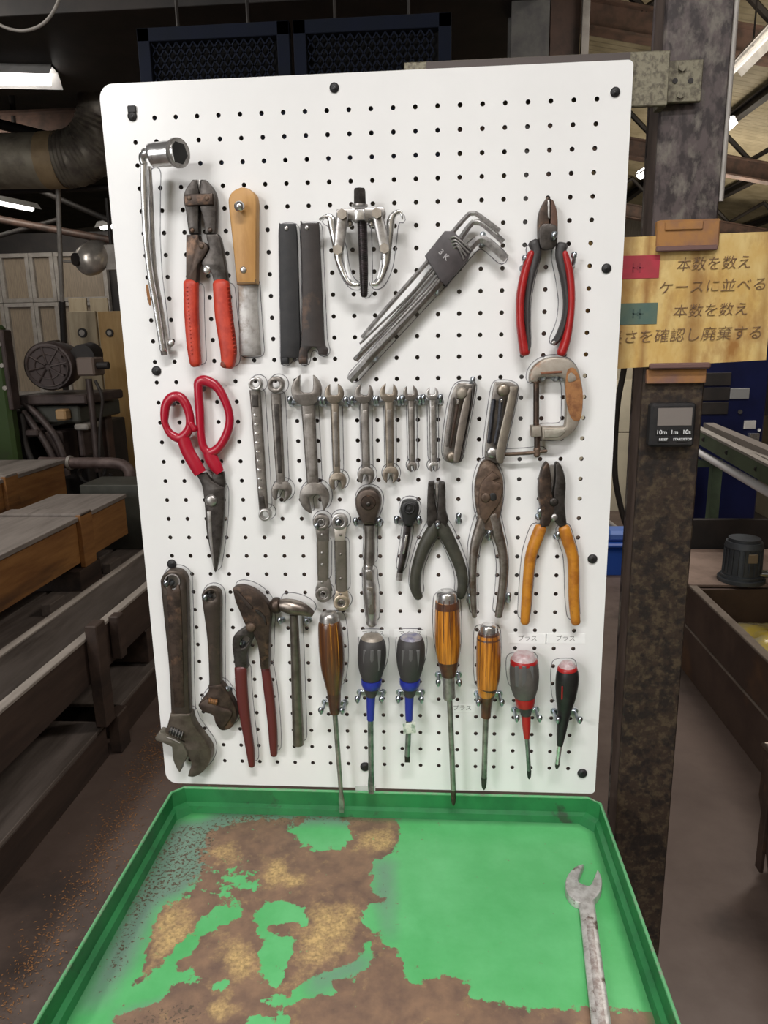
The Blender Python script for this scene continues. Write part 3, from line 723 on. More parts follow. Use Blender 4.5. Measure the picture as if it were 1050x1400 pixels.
bar('far_channel', (962, 578), 3.8, (1052, 617), 2.5, .03, -.06, mat('grey_rail', (.23, .2, .18), .2, .5)); bar('inner_tray', (960, 590), 3.75, (1052, 628), 2.4, .01, -.14, MGY)
A = PX(948, 614, 'Y', 3.7); B_ = PX(1060, 678, 'Y', 2.3); tube('guide_tube', [A, B_], .022, mat('white_tube', (.9, .88, .9), 0, .25), r, n=16, straight=True)
for t in (.18, .52, .86):
    q = np.array(PX(948, 593, 'Y', 3.68)) * (1 - t) + np.array(PX(1055, 652, 'Y', 2.28)) * t; cyl('slot', q, q + [.0, -.012, 0], .014, MDK, r, n=10)
# cream block right of the cabinet
a = PX(1030, 600, 'Y', 4.6); tag(box('cream_cabinet', 2.47, 3.3, 4.3, 4.9, 0, 1.15, MCW), 'plain cream cabinet at the right edge behind the conveyor', 'cabinet')
# basket
RB = mat('rusty_tote', (.085, .055, .042), .4, .5, (.05, .032, .026), 14, bump=.4, bscale=30, col3=(.13, .07, .04), scale3=9)
r = thing('steel_tote', 'rusty ribbed steel tote on the floor at the right edge', 'tote', (1.15, .75, 0))
x0, x1, y0, y1 = .965, 1.45, .45, .935
def frustum(nm, i0, z0, i1, z1, m):
    vs = []
    for i, z in ((i0, z0), (i1, z1)):
        for (a, b) in ((x0 + i, y0 + i), (x1 - i, y0 + i), (x1 - i, y1 - i), (x0 + i, y1 - i)): vs.append((a, b, z))
    for i, z in ((i0 + .006, z0), (i1 + .006, z1)):
        for (a, b) in ((x0 + i, y0 + i), (x1 - i, y0 + i), (x1 - i, y1 - i), (x0 + i, y1 - i)): vs.append((a, b, z))
    fs = [(i, (i + 1) % 4, 4 + (i + 1) % 4, 4 + i) for i in range(4)] + [(8 + i, 8 + (i + 1) % 4, 12 + (i + 1) % 4, 12 + i) for i in range(4)] + [(4 + i, 4 + (i + 1) % 4, 12 + (i + 1) % 4, 12 + i) for i in range(4)]
    return mesh_obj(nm, vs, fs, m, r, smooth=False)
frustum('upper_wall', .0, .24, .0, .385, RB); frustum('lower_wall', .035, .0, .0, .24, RB)
box('base_sheet', x0 + .04, x1 - .04, y0 + .04, y1 - .04, .0, .01, RB, r)
tube('rim_rod', [(x0, y0, .39), (x1, y0, .39), (x1, y1, .39), (x0, y1, .39)], .008, TRE, r, straight=True, closed=True)
for y in (.50, .62, .74, .86): box('rib', x0 - .012, x0 - .001, y, y + .03, .05, .375, RB, r)
for x in (1.0, 1.12): box('rib', x, x + .03, y1, y1 + .012, .05, .375, RB, r)
# blue bin + things seen between board and post
r = thing('blue_bin', 'small blue plastic bin between the pegboard and the post', 'bin', (1.12, 4.05, 0))
a = PX(828, 728, 'Y', 3.6); b = PX(856, 802, 'Y', 3.6)
bl = mat('bin_blue', (.015, .07, .35), 0, .4)
box('bin_body', a[0], b[0] + .06, 3.6, 3.8, b[2], a[2] - .1, bl, r, bev=.02); box('bin_rim', a[0] - .02, b[0] + .08, 3.58, 3.82, a[2] - .1, a[2] - .07, bl, r, bev=.01)
box('lid', a[0] + .02, b[0] + .04, 3.62, 3.78, a[2] - .07, a[2], mat('bin_lid', (.08, .16, .45), 0, .5), r, bev=.02)
box('stand', a[0], b[0] + .06, 3.6, 3.8, 0, b[2], MDK, r)
tag(tube('black_cable', [PX(866, 380, 'Y', .4), PX(861, 440, 'Y', .45), PX(853, 505, 'Y', .5), PX(845, 548, 'Y', .5), PX(841, 600, 'Y', .5), PX(841, 650, 'Y', .5), PX(848, 690, 'Y', .5), PX(858, 722, 'Y', .5), PX(880, 760, 'Y', .5), PX(895, 1000, 'Y', .5), PX(900, 1100, 'Y', .55) * [1, 1, 0] + [0, 0, .01]], .0055, MDK), 'thick black cable hanging between the pegboard and the post', 'cable')
a = PX(828, 712, 'Y', 3.9); b = PX(862, 738, 'Y', 3.9)
tag(tube('grey_strut', [a, b, (b[0] + .25, 3.9, 0)], .02, MGY, straight=True), 'grey strut slanting above the blue bin', 'strut')
for i, (y0_, y1_) in enumerate(((520, 590), (592, 700))):
    a = PX(842, y0_, 'Y', 5.4); b = PX(880, y1_, 'Y', 5.4)
    tag(box('cream_locker', a[0] - .3, b[0], 5.4, 5.7, 0 if i else b[2], a[2], MCW), ['upper pale locker seen left of the post', 'lower pale locker seen left of the post'][i], 'locker', 'pale lockers')

# ------------------------------------------------------------------ post
MPO = mat('post_steel', (.080, .060, .058), .15, .5, (.028, .02, .02), 70, lo=.44, hi=.58, bump=.35, bscale=50, col3=(.15, .13, .11), scale3=55, lo3=.5, hi3=.64, stretch=(1, 1, .6))
MPL = mat('post_steel_rusty', (.034, .021, .014), .15, .55, (.066, .046, .027), 110, lo=.47, hi=.60, bump=.4, bscale=90, col3=(.016, .011, .009), scale3=60, lo3=.48, hi3=.6)
r = bpy.data.objects.new('column_4', None); COL.objects.link(r); reg(r, None, V((.38, .08, 0))); r['kind'] = 'structure'
X0, X1, YF = .342, .4165, .04
lab(box('front_flange', X0, X1, YF, YF + .008, 1.44, 3.6, MPO, r, bev=.002), 'purple-grey scuffed upper flange')
lab(box('front_flange', X0, X1, YF, YF + .008, 0, 1.4395, MPL, r, bev=.002), 'rusty brown lower flange')
box('web', X0 + .014, X1 - .014, YF + .008, YF + .048, 0, 3.6, MPO, r, bev=.001)
box('rear_flange', X0, X1, YF + .048, YF + .055, 0, 3.6, MPO, r, bev=.002)
box('side_plate', X0 + .001, X0 + .006, YF + .0085, YF + .0475, 0, 3.6, mat('post_side', (.12, .085, .07), .1, .6, (.07, .048, .04), 40, bump=.3, stretch=(1, 1, .3)), r, bev=.0)
tube('edge_conduit', [(X1 + .003, YF + .004, 1.62), (X1 + .003, YF + .004, 3.55)], .003, MGY, r, straight=True)
# bracket
MBK = mat('speckled_bracket', (.20, .18, .125), .3, .5, (.10, .085, .06), 160, lo=.45, hi=.6, bump=.3)
r = thing('mounting_bracket', 'speckled steel angle bracket holding the pegboard to the post', 'bracket', (.25, .02, 1.72))
a = W(862, 78, -.02); zt = 1.7705; zb = 1.7155
box('angle_bar', .05, .341, .008, .014, zb, zt, MBK, r, bev=.001); lab(box('angle_bar_top', .05, .341, .0145, .05, zt - .006, zt, mat('dark_bracket_top', (.07, .055, .05), .3, .5), r, bev=.001), 'dark dusty top leg of the angle')
box('fixing_plate', .3415, .3835, .028, .034, 1.7235, 1.7665, MBK, r, bev=.001)
box('spacer', .345, .38, .0345, .0395, 1.727, 1.763, MBK, r, bev=0); lab(box('dusty_top_edge', .075, .298, .0065, .0078, 1.757, 1.7695, mat('dark_bracket_top', (.07, .055, .05), .3, .5), r, bev=0), 'dark dusty top edge above the pegboard'); box('return_flange', .333, .341, .0145, .034, zb, zt - .0065, MBK, r, bev=0)
for x, z in ((.3600, 1.7585), (.3600, 1.7310)): cyl('bolt', (x, .0275, z), (x, .025, z), .0045, MBK, r, n=6)
for x, z in ((.3535, 1.7455), (.3705, 1.7450)): cyl('bolt_hole', (x, .0279, z), (x, .0274, z), .003, MDK, r, n=12)
# sign
MSG = mat('aged_yellow_sign', (.54, .34, .10), 0, .55, (.64, .47, .19), 22, lo=.38, hi=.62, col3=(.30, .135, .03), scale3=17, lo3=.47, hi3=.70, stretch=(1.5, 1, .75), coat=.3, bump=.1)
def add_streaks(m, bands, z0, col):  # rust runs down the sheet where the clips hold it
    nt = m.node_tree; N = nt.nodes; L = nt.links; b = N['Principled BSDF']; src = b.inputs['Base Color'].links[0].from_socket
    tc = N.new('ShaderNodeTexCoord'); sx = N.new('ShaderNodeSeparateXYZ'); L.new(tc.outputs['Object'], sx.inputs[0])
    n = N.new('ShaderNodeTexNoise'); n.inputs['Scale'].default_value = 45; n.inputs['Detail'].default_value = 5; L.new(tc.outputs['Object'], n.inputs[0])
    for c, wd, st in bands:
        a = N.new('ShaderNodeMath'); a.operation = 'SUBTRACT'; L.new(sx.outputs[0], a.inputs[0]); a.inputs[1].default_value = c
        d = N.new('ShaderNodeMath'); d.operation = 'ABSOLUTE'; L.new(a.outputs[0], d.inputs[0])
        e = N.new('ShaderNodeMath'); e.operation = 'MULTIPLY_ADD'; L.new(n.outputs['Fac'], e.inputs[0]); e.inputs[1].default_value = wd * 1.6; L.new(d.outputs[0], e.inputs[2])
        r_ = N.new('ShaderNodeMapRange'); L.new(e.outputs[0], r_.inputs[0]); r_.inputs[1].default_value = wd * 2.2; r_.inputs[2].default_value = wd * .8; r_.inputs[3].default_value = 0; r_.inputs[4].default_value = st
        mx = N.new('ShaderNodeMix'); mx.data_type = 'RGBA'; L.new(r_.outputs[0], mx.inputs[0]); L.new(src, mx.inputs[6]); mx.inputs[7].default_value = (*col, 1); src = mx.outputs[2]
    L.new(src, b.inputs['Base Color'])


add_streaks(MSG, ((W(884, 400, -.031)[0] - .38, .005, .75), (W(950, 420, -.031)[0] - .38, .010, .7), (W(850, 420, -.031)[0] - .38, .013, .5), (W(1046, 420, -.031)[0] - .38, .006, .5)), 0, (.23, .095, .018))
INK = mat('faded_ink', (.12, .065, .035), 0, .6, (.34, .20, .08), 160, lo=.45, hi=.7)
r = thing('instruction_sign', 'stained yellow sign with Japanese writing clipped to the post', 'sign', (.38, .034, 1.43))
SX0, SX1, SZ0, SZ1 = .262, .484, 1.431, 1.584
def sw_(x, y): return W(x, y, -.031)
P4 = [(SX0, 1.427), (SX1, 1.4365), (SX1 - .002, 1.5835), (SX0, 1.5815)]
vs = [(x, .0325, z) for x, z in P4] + [(x, .0345, z) for x, z in P4]
mesh_obj('sheet', vs, [(0, 1, 2, 3), (4, 5, 6, 7), (0, 1, 5, 4), (1, 2, 6, 5), (2, 3, 7, 6), (3, 0, 4, 7)], MSG, r, smooth=False)
def slab(nm, xa, ya, xb, yb, m, lb=None):
    a = sw_(xa, ya); b = sw_(xb, yb); o = box(nm, a[0], b[0], .0318, .0326, b[2], a[2], m, r, bev=0); return lab(o, lb) if lb else o
slab('coloured_label', 838, 350, 901, 380, mat('magenta_label', (.40, .028, .05), 0, .5, (.3, .03, .04), 30), 'crimson label strip')
slab('coloured_label', 838, 415, 898, 443, mat('teal_label', (.07, .12, .10), 0, .5, (.10, .14, .10), 30), 'dark teal label strip')
def sg(s, xa, xb, y, sz, m=INK, rot=0):
    a = sw_((xa + xb) / 2, y); n = len(s)
    o = text('lettering', s, (a[0], .0314, a[2]), .0165 * sz, m, r, rot=(math.pi / 2, math.radians(rot), 0), shear=.12, offset=-.00016)
    wpx = (sw_(xb, y)[0] - sw_(xa, y)[0]); xs = [v.co.x for v in o.data.vertices]
    o.scale.x = wpx / max(max(xs) - min(xs), 1e-4); return o
sg('本数を数え', 926, 1026, 361, 1.0, rot=-1); sg('ケースに並べる', 902, 1046, 392, 1.0, rot=-1)
sg('本数を数え', 921, 1022, 425, 1.0, rot=-1); sg('長さを確認し廃棄する', 832, 1040, 459, 1.05, rot=-1.)
for i_, (y_, m_) in enumerate(((366, mat('dark_red_ink', (.24, .02, .035), 0, .6)), (429, mat('dark_green_ink', (.045, .08, .068), 0, .6)))):  # faded, unreadable strokes
    for x_, w2, h2 in ((866, .8, 6), (868, 3, .7), (875, .8, 7), (877, 3, .7), (872, .7, 3)):
        slab('faded_stroke', x_ - w2, y_ - h2, x_ + w2, y_ + h2, m_).location.y -= .0003
# rusty clips holding the sign
r = thing('sign_clip', 'bent rusty orange plate covering the top edge of the sign', 'clip', (.38, .03, 1.57), 'sign clips')
MCL = mat('rust_orange_plate', (.36, .17, .05), .2, .55, (.24, .12, .07), 25, bump=.3, col3=(.2, .11, .09), scale3=18)
a = W(893, 300, -.02); b = W(976, 339, -.02)
box('face_plate', .3445, .4155, .026, .0312, b[2], a[2], MCL, r, bev=.002); box('upper_flap', .352, .395, .0235, .0262, a[2] - .012, a[2] - .002, MCL, r, bev=.001)
box('lower_lip', .343, .413, .0225, .0262, b[2] - .002, b[2] + .004, mat('purple_rust', (.16, .09, .08), .2, .5), r, bev=.001); box('side_flap', .3445, .352, .031, .0397, b[2] + .005, a[2], MCL, r, bev=.001)
r = thing('sign_clip', 'purple-brown steel ledge clip under the bottom edge of the sign', 'clip', (.38, .03, 1.425), 'sign clips')
a = W(888, 494, -.028); b = W(960, 506, -.028)
box('ledge', .3445, .4165, .022, .0315, 1.4275, 1.435, mat('purple_rust', (.16, .09, .08), .2, .5), r, bev=.002); box('rust_tab', .344, .415, .0315, .0395, 1.410, 1.427, MCL, r, bev=.001)
# timer
r = thing('digital_timer', 'small black digital timer with a blank grey screen on the post', 'timer', (.378, .03, 1.333))
a = W(891, 552, -.022); b = W(949, 611, -.022)
tx0, tx1, tz0, tz1 = a[0], b[0], b[2], a[2]
box('case', tx0, tx1, .022, .0395, tz0, tz1, BKS, r, bev=.003)
def tp(nm, fx0, fx1, fz0, fz1, m, th=.0008): return box(nm, tx0 + (tx1 - tx0) * fx0, tx0 + (tx1 - tx0) * fx1, .022 - th, .0221, tz1 - (tz1 - tz0) * fz1, tz1 - (tz1 - tz0) * fz0, m, r, bev=0)
tp('screen', .15, .90, .10, .50, mat('lcd_grey', (.19, .165, .15), 0, .3)); wt = mat('white_print', (.65, .65, .65), 0, .5)
for s, fx, fz, sz in (('10m', .25, .655, .0075), ('1m', .53, .655, .0075), ('10s', .80, .655, .0075), ('RESET', .30, .82, .004), ('START/STOP', .72, .82, .004)):
    tp('button', fx - .12, fx + .12, fz - .055, fz + .055, BK, .0012)
    text('lettering', s, (tx0 + (tx1 - tx0) * fx, .0205, tz1 - (tz1 - tz0) * fz), sz, wt, r, ext=.0001, offset=.0001)

# ------------------------------------------------------------------ pegboard
MPB = mat('white_board_paint', (.80, .79, .775), 0, .32, (.77, .76, .745), 6, coat=.25)
Z0 = .86
board = thing('pegboard', 'large white perforated pegboard with rounded corners full of hanging tools', 'pegboard', (0, 0, Z0))


def build_board():
    vs = []; fs = []; hr = .0027; th = .006; K = 12
    for cidx in range(22):
        for ridx in range(34):
            cx = (cidx * 25 + 37.5 - 300) / 1000; cz = Z0 + (33 - ridx) * .025 + .0375; b = len(vs); h = .0125
            vs += [(cx - h, 0, cz - h), (cx + h, 0, cz - h), (cx + h, 0, cz + h), (cx - h, 0, cz + h)]
            for y in (0, th):
                for i in range(K):
                    a = -3 * math.pi / 4 + 2 * math.pi * i / K; vs.append((cx + hr * math.cos(a), y, cz + hr * math.sin(a)))
            q = K // 4
            for s in range(4):
                ins = [b + 4 + ((s + 1) * q - i) % K for i in range(q + 1)]
                fs.append((b + s, b + (s + 1) % 4, *ins))
            for i in range(K): fs.append((b + 4 + i, b + 4 + (i + 1) % K, b + 4 + K + (i + 1) % K, b + 4 + K + i))
            vs += [(cx - h, th, cz - h), (cx + h, th, cz - h), (cx + h, th, cz + h), (cx - h, th, cz + h)]; bb = b + 4 + 2 * K
            for s in range(4):
                ins = [b + 4 + K + ((s + 1) * q - i) % K for i in range(q + 1)]
                fs.append((bb + s, bb + (s + 1) % 4, *ins))
    # rim: rounded rectangle around the grid
    xi, zi0, zi1 = .275, Z0 + .025, Z0 + .875; R = .016; out = []
    for cx, cz, a0 in ((.3 - R, Z0 + .9 - R, 0), (-.3 + R, Z0 + .9 - R, 90), (-.3 + R, Z0 + R, 180), (.3 - R, Z0 + R, 270)):
        rr_ = R if not (cx > 0) else .006
        cx = cx + (R - rr_) * (1 if cx > 0 else -1); cz = cz + (R - rr_) * (1 if cz > 1.3 else -1)
        for i in range(7):
            a = math.radians(a0 + 15 * i); out.append((cx + rr_ * math.cos(a), cz + rr_ * math.sin(a)))
    inn = [(xi, zi1), (-xi, zi1), (-xi, zi0), (xi, zi0)]
    n = len(out)
    for y in (0, th):
        b = len(vs)
        vs += [(x, y, z) for x, z in out] + [(x, y, z) for x, z in inn]
        tri = tessellate_polygon([[V((x, z, 0)) for x, z in out], [V((x, z, 0)) for x, z in inn]])
        fs += [tuple(b + i for i in t) for t in tri if len(set(t)) == 3]
        if y == 0: b0 = b
    e = .0012; b = len(vs)
    for i in range(n): fs.append((b0 + i, b0 + (i + 1) % n, b0 + n + 4 + (i + 1) % n, b0 + n + 4 + i))
    o = mesh_obj('perforated_sheet', vs, fs, MPB, board, smooth=False)
    o.data.materials.append(mat('shaded_hardboard', (.035, .025, .02), 0, .9))  # bare hardboard in the holes, with their shade put into the colour
    for f in o.data.polygons:
        if abs(f.normal.y) < .5 and f.area < 2e-5 and len(f.vertices) == 4 and abs(f.center.x) < .28 and .02 < f.center.z < .88: f.material_index = 1
    return o


build_board()
for x, y in ((457, 120), (841, 126), (181, 159), (829, 367), (214, 507), (235, 771), (810, 764), (796, 1057), (499, 1048)):
    s = dome('mounting_screw', x, y, .0003, 6.6, BKS, board, hh=.55, n=20)
    dome('screw_recess', x, y, .0035, 2.6, BK, s, hh=.35, n=6)
q = W(181, 150, 0); box('mounting_screw', q[0] - .005, q[0] + .005, -.003, -.0002, q[2] - .004, q[2] + .004, BKS, board, bev=.001)

HN = 0


def hook(x, y, what, up=8, ln=20, x2=None, dn=0, h2=None):
    """a zinc peg: prong out of the board with a turned-up tip; x2 makes it a double one"""
    global HN; HN += 1
    q = W(x, y, 0); r = thing('peg_hook', what, 'hook', q, 'zinc pegboard hooks')
    for xx in ([x] if x2 is None else [x, x2]):
        q = W(xx, y, 0); L_ = ln / 1000; u = up / 1000
        sweep('prong', [[q[0], -.0002, q[2], .0022, .0022], [q[0], -L_ * .55, q[2] - .001, .0022, .0022], [q[0], -L_, q[2] + .001, .0022, .0022], [q[0], -L_ - .002, q[2] + u, .0021, .0021]], ZN, r, n=8, sub=3, N0=(1, 0, 0))
        sweep('tip_ball', [[q[0], -L_ - .002, q[2] + u, .0034, .0034], [q[0], -L_ - .002, q[2] + u + .003, .0034, .0034]], ZN, r, n=10, straight=True)
        sweep('base_washer', [[q[0], -.0001, q[2], .0045, .0045], [q[0], -.0015, q[2], .0042, .0042]], ZN, r, n=12, straight=True, cap='f')
    if x2 is not None:
        a = W(x, y, 0); b = W(x2, y, 0)
        box('bridge_bar', a[0], b[0], -.0032, -.0012, a[2] - .003, a[2] + .003, ZN, r, bev=.0006)
    return r


def tool(name, label, cat, x, y, h=.01, group=None): return thing(name, label, cat, W(x, y, h), group)


# ---- 1 cranked socket wrench
r = tool('socket_wrench', 'long chrome wheel wrench with a big socket on top, leftmost on the board', 'wrench', 205, 340, .02)
bs('handle_bar', zA.w([(212, 448, .036, 30), (213, 560, .034, 28), (222, 760, .028, 27), (240, 930, .022, 27), (266, 1080, .017, 27), (296, 1270, .012, 26)]), CH, r, ol=True, ex=3.2, cap='f')
bs('chisel_end', zA.w([(296, 1262, .012, 30, 8), (302, 1290, .011, 30, 3)]), CH, r, cap='f')
bs('neck', zA.w([(212, 460, .036, 32), (206, 432, .037, 34), (218, 414, .038, 44), (250, 407, .038, 52)]), CH, r)
bs('socket', zT.w([(385, 290, .038, 190), (410, 284, .038, 262), (520, 274, .038, 280), (640, 262, .040, 285), (715, 256, .041, 280)]), CH, r, n=24, cap='f', ex=2)
q0 = W(*zT((715, 256))[0], .041); q1 = W(*zT((742, 254))[0], .043); R = 141 / 8.75 * .95 / FPX
cyl('socket_rim', q0, q1, R, SA, r, n=24); cyl('socket_opening', q1, q1 + (q1 - q0) * .05, R * .78, BK, r, n=6)
bs('socket_groove', zT.w([(452, 280, .038, 272), (462, 279, .038, 272)]), DK, r, n=24, cap='f')
bs('rust_streak', zA.w([(226, 985, .0335, 12, 2), (232, 1030, .0315, 14, 2), (240, 1072, .0295, 10, 2)]), RST, r, n=6)
bs('bar_shadow_strip', zA.w([(236, 470, .024, 18), (243, 600, .022, 18), (258, 900, .017, 18), (290, 1100, .012, 18), (322, 1285, .009, 18)]), SA, r, ex=3, cap='f')  # grey strip in place of the bar's shadow and outline
dome('end_pin', *zA((330, 1237))[0], .012, 5, SA, r)

# ---- 2 bolt cutter
r = tool('bolt_cutter', 'bolt cutter with dark jaws and bright red ribbed handles', 'cutter', 290, 380, .014)
plate('jaw', [zJ((185, 44, 1), (232, 42, 1), (240, 110), (256, 190), (256, 330), (250, 480), (255, 640, 1), (150, 645, 1), (133, 560), (112, 400), (90, 300), (86, 220), (115, 140))], .008, .018, DK, r)
plate('jaw', [zJ((278, 42, 1), (328, 44, 1), (395, 120), (440, 220), (445, 330), (442, 560), (430, 645, 1), (325, 640, 1), (305, 480), (264, 330), (264, 190), (272, 110))], .008, .018, DK, r)
plate('cutting_edge', [zJ((236, 46, 1), (272, 46, 1), (268, 180, 1), (258, 186, 1))], .008, .015, SA, r, sm=False)
plate('link_plate', [zJ((92, 205, 1), (405, 195, 1), (412, 320, 1), (105, 332, 1))], .018, .022, BR, r)
for x, y in ((150, 250), (343, 250)): dome('rivet', *zJ((x, y))[0], .022, 3.2, RU, r)
plate('handle_arm', [zJ((115, 652, 1), (250, 652, 1), (268, 720), (320, 740), (358, 800), (330, 870), (285, 940), (240, 1010), (228, 1200, 1), (112, 1200, 1))], .008, .020, BR, r, ol=False)
plate('handle_arm', [zJ((335, 648, 1), (462, 645, 1), (492, 720), (530, 920), (572, 1200, 1), (425, 1200, 1), (385, 1060), (300, 1000), (290, 950), (340, 870), (372, 800), (350, 730))], .0075, .0185, DK, r)
dome('rivet', *zJ((285, 780))[0], .020, 3.6, RU, r)
for x, y in ((180, 605), (380, 605)): dome('rivet', *zJ((x, y))[0], .018, 3.5, BR, r)
dome('stop_bolt', *zJ((345, 1040))[0], .018, 6, CH, r)
bs('grip', zA.w([(418, 978, .015, 64, 15), (420, 1100, .015, 62, 16), (428, 1240, .015, 57, 16), (438, 1325, .015, 50, 14)]), RED, r, ex=2.8, n=16, ol=True)
bs('grip', zA.w([(549, 980, .015, 72, 15), (560, 1120, .015, 76, 16), (580, 1260, .015, 72, 16), (578, 1332, .015, 56, 14)]), RED, r, ex=2.8, n=16, ol=True)
for k in range(22):
    y = 1000 + k * 15
    for xs in ((388 + (y - 1000) * .055,), (585 + (y - 1000) * .075,)):
        pass
for k in range(18):  # grip ribs on the outer sides
    y = 995 + k * 17
    bs('grip_rib', zA.w([(389 + k * 1.3, y, .018, 5), (400 + k * 1.3, y, .0235, 5)]), RED, r, n=6, sub=1); bs('grip_rib', zA.w([(574 + k * 1.9, y, .0235, 5), (586 + k * 1.7, y, .018, 5)]), RED, r, n=6, sub=1)
dome('end_cap', *zA((560, 1330))[0], .020, 5, mat('dark_red_worn', (.2, .04, .02), 0, .6), r)

# ---- 3 scraper
r = tool('scraper', 'steel scraper with a light wooden handle hanging from a ball-head peg', 'scraper', 336, 370, .01)
plate('blade', [zA((622, 960, 1), (700, 960, 1), (708, 1100), (722, 1290, 1), (628, 1293, 1), (626, 1100))], .008, .0095, BLD, r, bev=.0003, ol=True)
plate('handle', [zA((579, 640), (580, 604), (598, 575), (640, 558), (682, 575), (700, 610), (701, 700), (700, 978, 1), (614, 980, 1), (594, 780))], .004, .019, WD, r, bev=.003)
plate('handle_end_band', [zA((616, 962, 1), (699, 960, 1), (699, 982, 1), (616, 984, 1))], .003, .0185, mat('dark_brown_wood', (.16, .085, .03), 0, .6), r, sm=False)  # darker brown band across the lower end of the handle
dome('rivet', *zA((645, 919))[0], .019, 4.6, SA, r)
k_ = tool('ball_peg', 'ball-headed peg through the scraper handle', 'hook', 330, 283, 0); q = W(330, 284, .02)
sweep('peg_ball', [[q[0], q[1] - .002 - .0062 * (1 - math.cos(a)), q[2], max(.0062 * math.sin(a), .0004)] * 1 + [max(.0062 * math.sin(a), .0004)] for a in np.linspace(0, math.pi, 12)], CH, k_, n=20, straight=True, cap='f', N0=(0, 0, 1), ang=80)
cyl('peg_stem', (q[0], -.0005, q[2]), (q[0], -.0195, q[2]), .0016, ZN, k_, n=8)

# ---- 4, 5 pin spanner bars
r = tool('flat_spanner', 'black flat spanner bar with a forked lower end beside the scraper', 'spanner', 397, 400, .008, 'flat spanner bars')
plate('bar', [zB((52, 352), (60, 346, 1), (154, 344, 1), (160, 380), (166, 480), (176, 800), (183, 1050, 1), (182, 1185, 1), (112, 1185, 1), (110, 1224, 1), (62, 1226, 1), (58, 900), (52, 500))], .006, .011, BKS, r, ol=True)
plate('fork_tip', [zB((66, 1180, 1), (108, 1180, 1), (108, 1220, 1), (66, 1222, 1))], .010, .0125, BKS, r, sm=False)
dome('peg_head', *zB((98, 375))[0], .0112, 3.2, SA, r)
r = tool('flat_spanner', 'brown flat spanner bar with a flared forked lower end beside the gear puller', 'spanner', 426, 400, .008, 'flat spanner bars')
plate('bar', [zB((186, 352), (194, 342, 1), (290, 340), (300, 350), (308, 500), (326, 900), (336, 1090), (356, 1128), (350, 1165, 1), (300, 1165, 1), (288, 1128), (258, 1118), (230, 1148), (228, 1222, 1), (176, 1222, 1), (172, 1160), (192, 1060), (196, 700))], .006, .011, BBS, r, ol=True)
plate('step_edge', [zB((172, 1180, 1), (222, 1180, 1), (222, 1216, 1), (176, 1218, 1))], .010, .0125, BBS, r, sm=False)
dome('peg_head', *zB((225, 372))[0], .0112, 3.2, SA, r)

# ---- 6 gear puller
r = tool('gear_puller', 'two-jaw chrome gear puller with a dark central screw', 'puller', 495, 330, .02)
bs('screw_rod', zK.w([(525, 430, .030, 108), (535, 700, .030, 104), (545, 1000, .030, 96), (548, 1240, .030, 76)]), mat('black_screw', (.025, .022, .022), .6, .35, (.07, .05, .055), 90, bump=.3, stretch=(.3, 1, 4)), r, n=16, ol=True)
for k in range(34):
    y = 450 + k * 23; x = 525 + (y - 430) * .029
    bs('thread_turn', zK.w([(x - 46, y, .034, 6), (x, y + 6, .0375, 6), (x + 46, y + 12, .034, 6)]), DK, r, n=5, sub=2)
bs('screw_head', zK.w([(500, 62, .030, 120), (500, 90, .030, 140), (502, 235, .030, 146)]), DK, r, n=6, cap='f', straight=True)
bs('washer', zK.w([(500, 240, .030, 180), (500, 262, .030, 180)]), SA, r, n=20, cap='f')
plate('yoke', [zK((240, 300), (290, 285, 1), (400, 285, 1), (420, 278, 1), (570, 270, 1), (600, 280, 1), (730, 262), (778, 300), (770, 380), (720, 400, 1), (600, 390, 1), (580, 420, 1), (430, 425, 1), (400, 395, 1), (300, 400, 1), (250, 370))], .020, .034, SA, r)
plate('yoke_block', [zK((440, 290, 1), (550, 285, 1), (555, 410, 1), (445, 415, 1))], .034, .044, CH, r, sm=False)
for x, s in ((385, 1), (630, 1)): dome('yoke_lug', *zK((x, 450))[0], .024, 5, CH, r)
bs('jaw_arm', zK.w([(60, 405, .024, 20, 9), (130, 372, .024, 50, 9), (185, 400, .024, 96, 9), (205, 520, .024, 88, 9), (262, 740, .024, 110, 9), (275, 850, .024, 95, 9), (330, 1010, .024, 74, 9), (395, 1110, .024, 66, 9), (490, 1132, .024, 46, 9)]), CH, r, ol=True, ex=2.6, n=14)
bs('jaw_arm', zK.w([(972, 395, .024, 22, 9), (950, 325, .024, 46, 9), (880, 345, .024, 66, 9), (842, 430, .024, 92, 9), (835, 560, .024, 84, 9), (800, 740, .024, 108, 9), (790, 880, .024, 92, 9), (745, 1030, .024, 74, 9), (690, 1115, .024, 62, 9), (620, 1120, .024, 46, 9)]), CH, r, ol=True, ex=2.6, n=14)
bs('jaw_channel', zK.w([(345, 800, .0290, 26, 2), (350, 930, .029, 26, 2), (392, 1060, .029, 26, 2)]), WH, r, n=8); bs('jaw_channel', zK.w([(740, 860, .0290, 26, 2), (730, 940, .029, 26, 2), (700, 1060, .029, 26, 2)]), WH, r, n=8)
bs('link_bar', zK.w([(310, 345, .036, 130, 5), (285, 550, .036, 128, 5), (265, 735, .036, 118, 5)]), SA, r, ex=3); bs('link_bar', zK.w([(692, 345, .036, 120, 5), (740, 550, .036, 130, 5), (775, 725, .036, 122, 5)]), SA, r, ex=3)
for x, y in ((310, 355), (692, 345), (262, 745), (775, 730)):
    q = W(*zK((x, y))[0], .039); cyl('hex_bolt', q, q + [0, -.007, 0], .0058, GM, r, n=6)

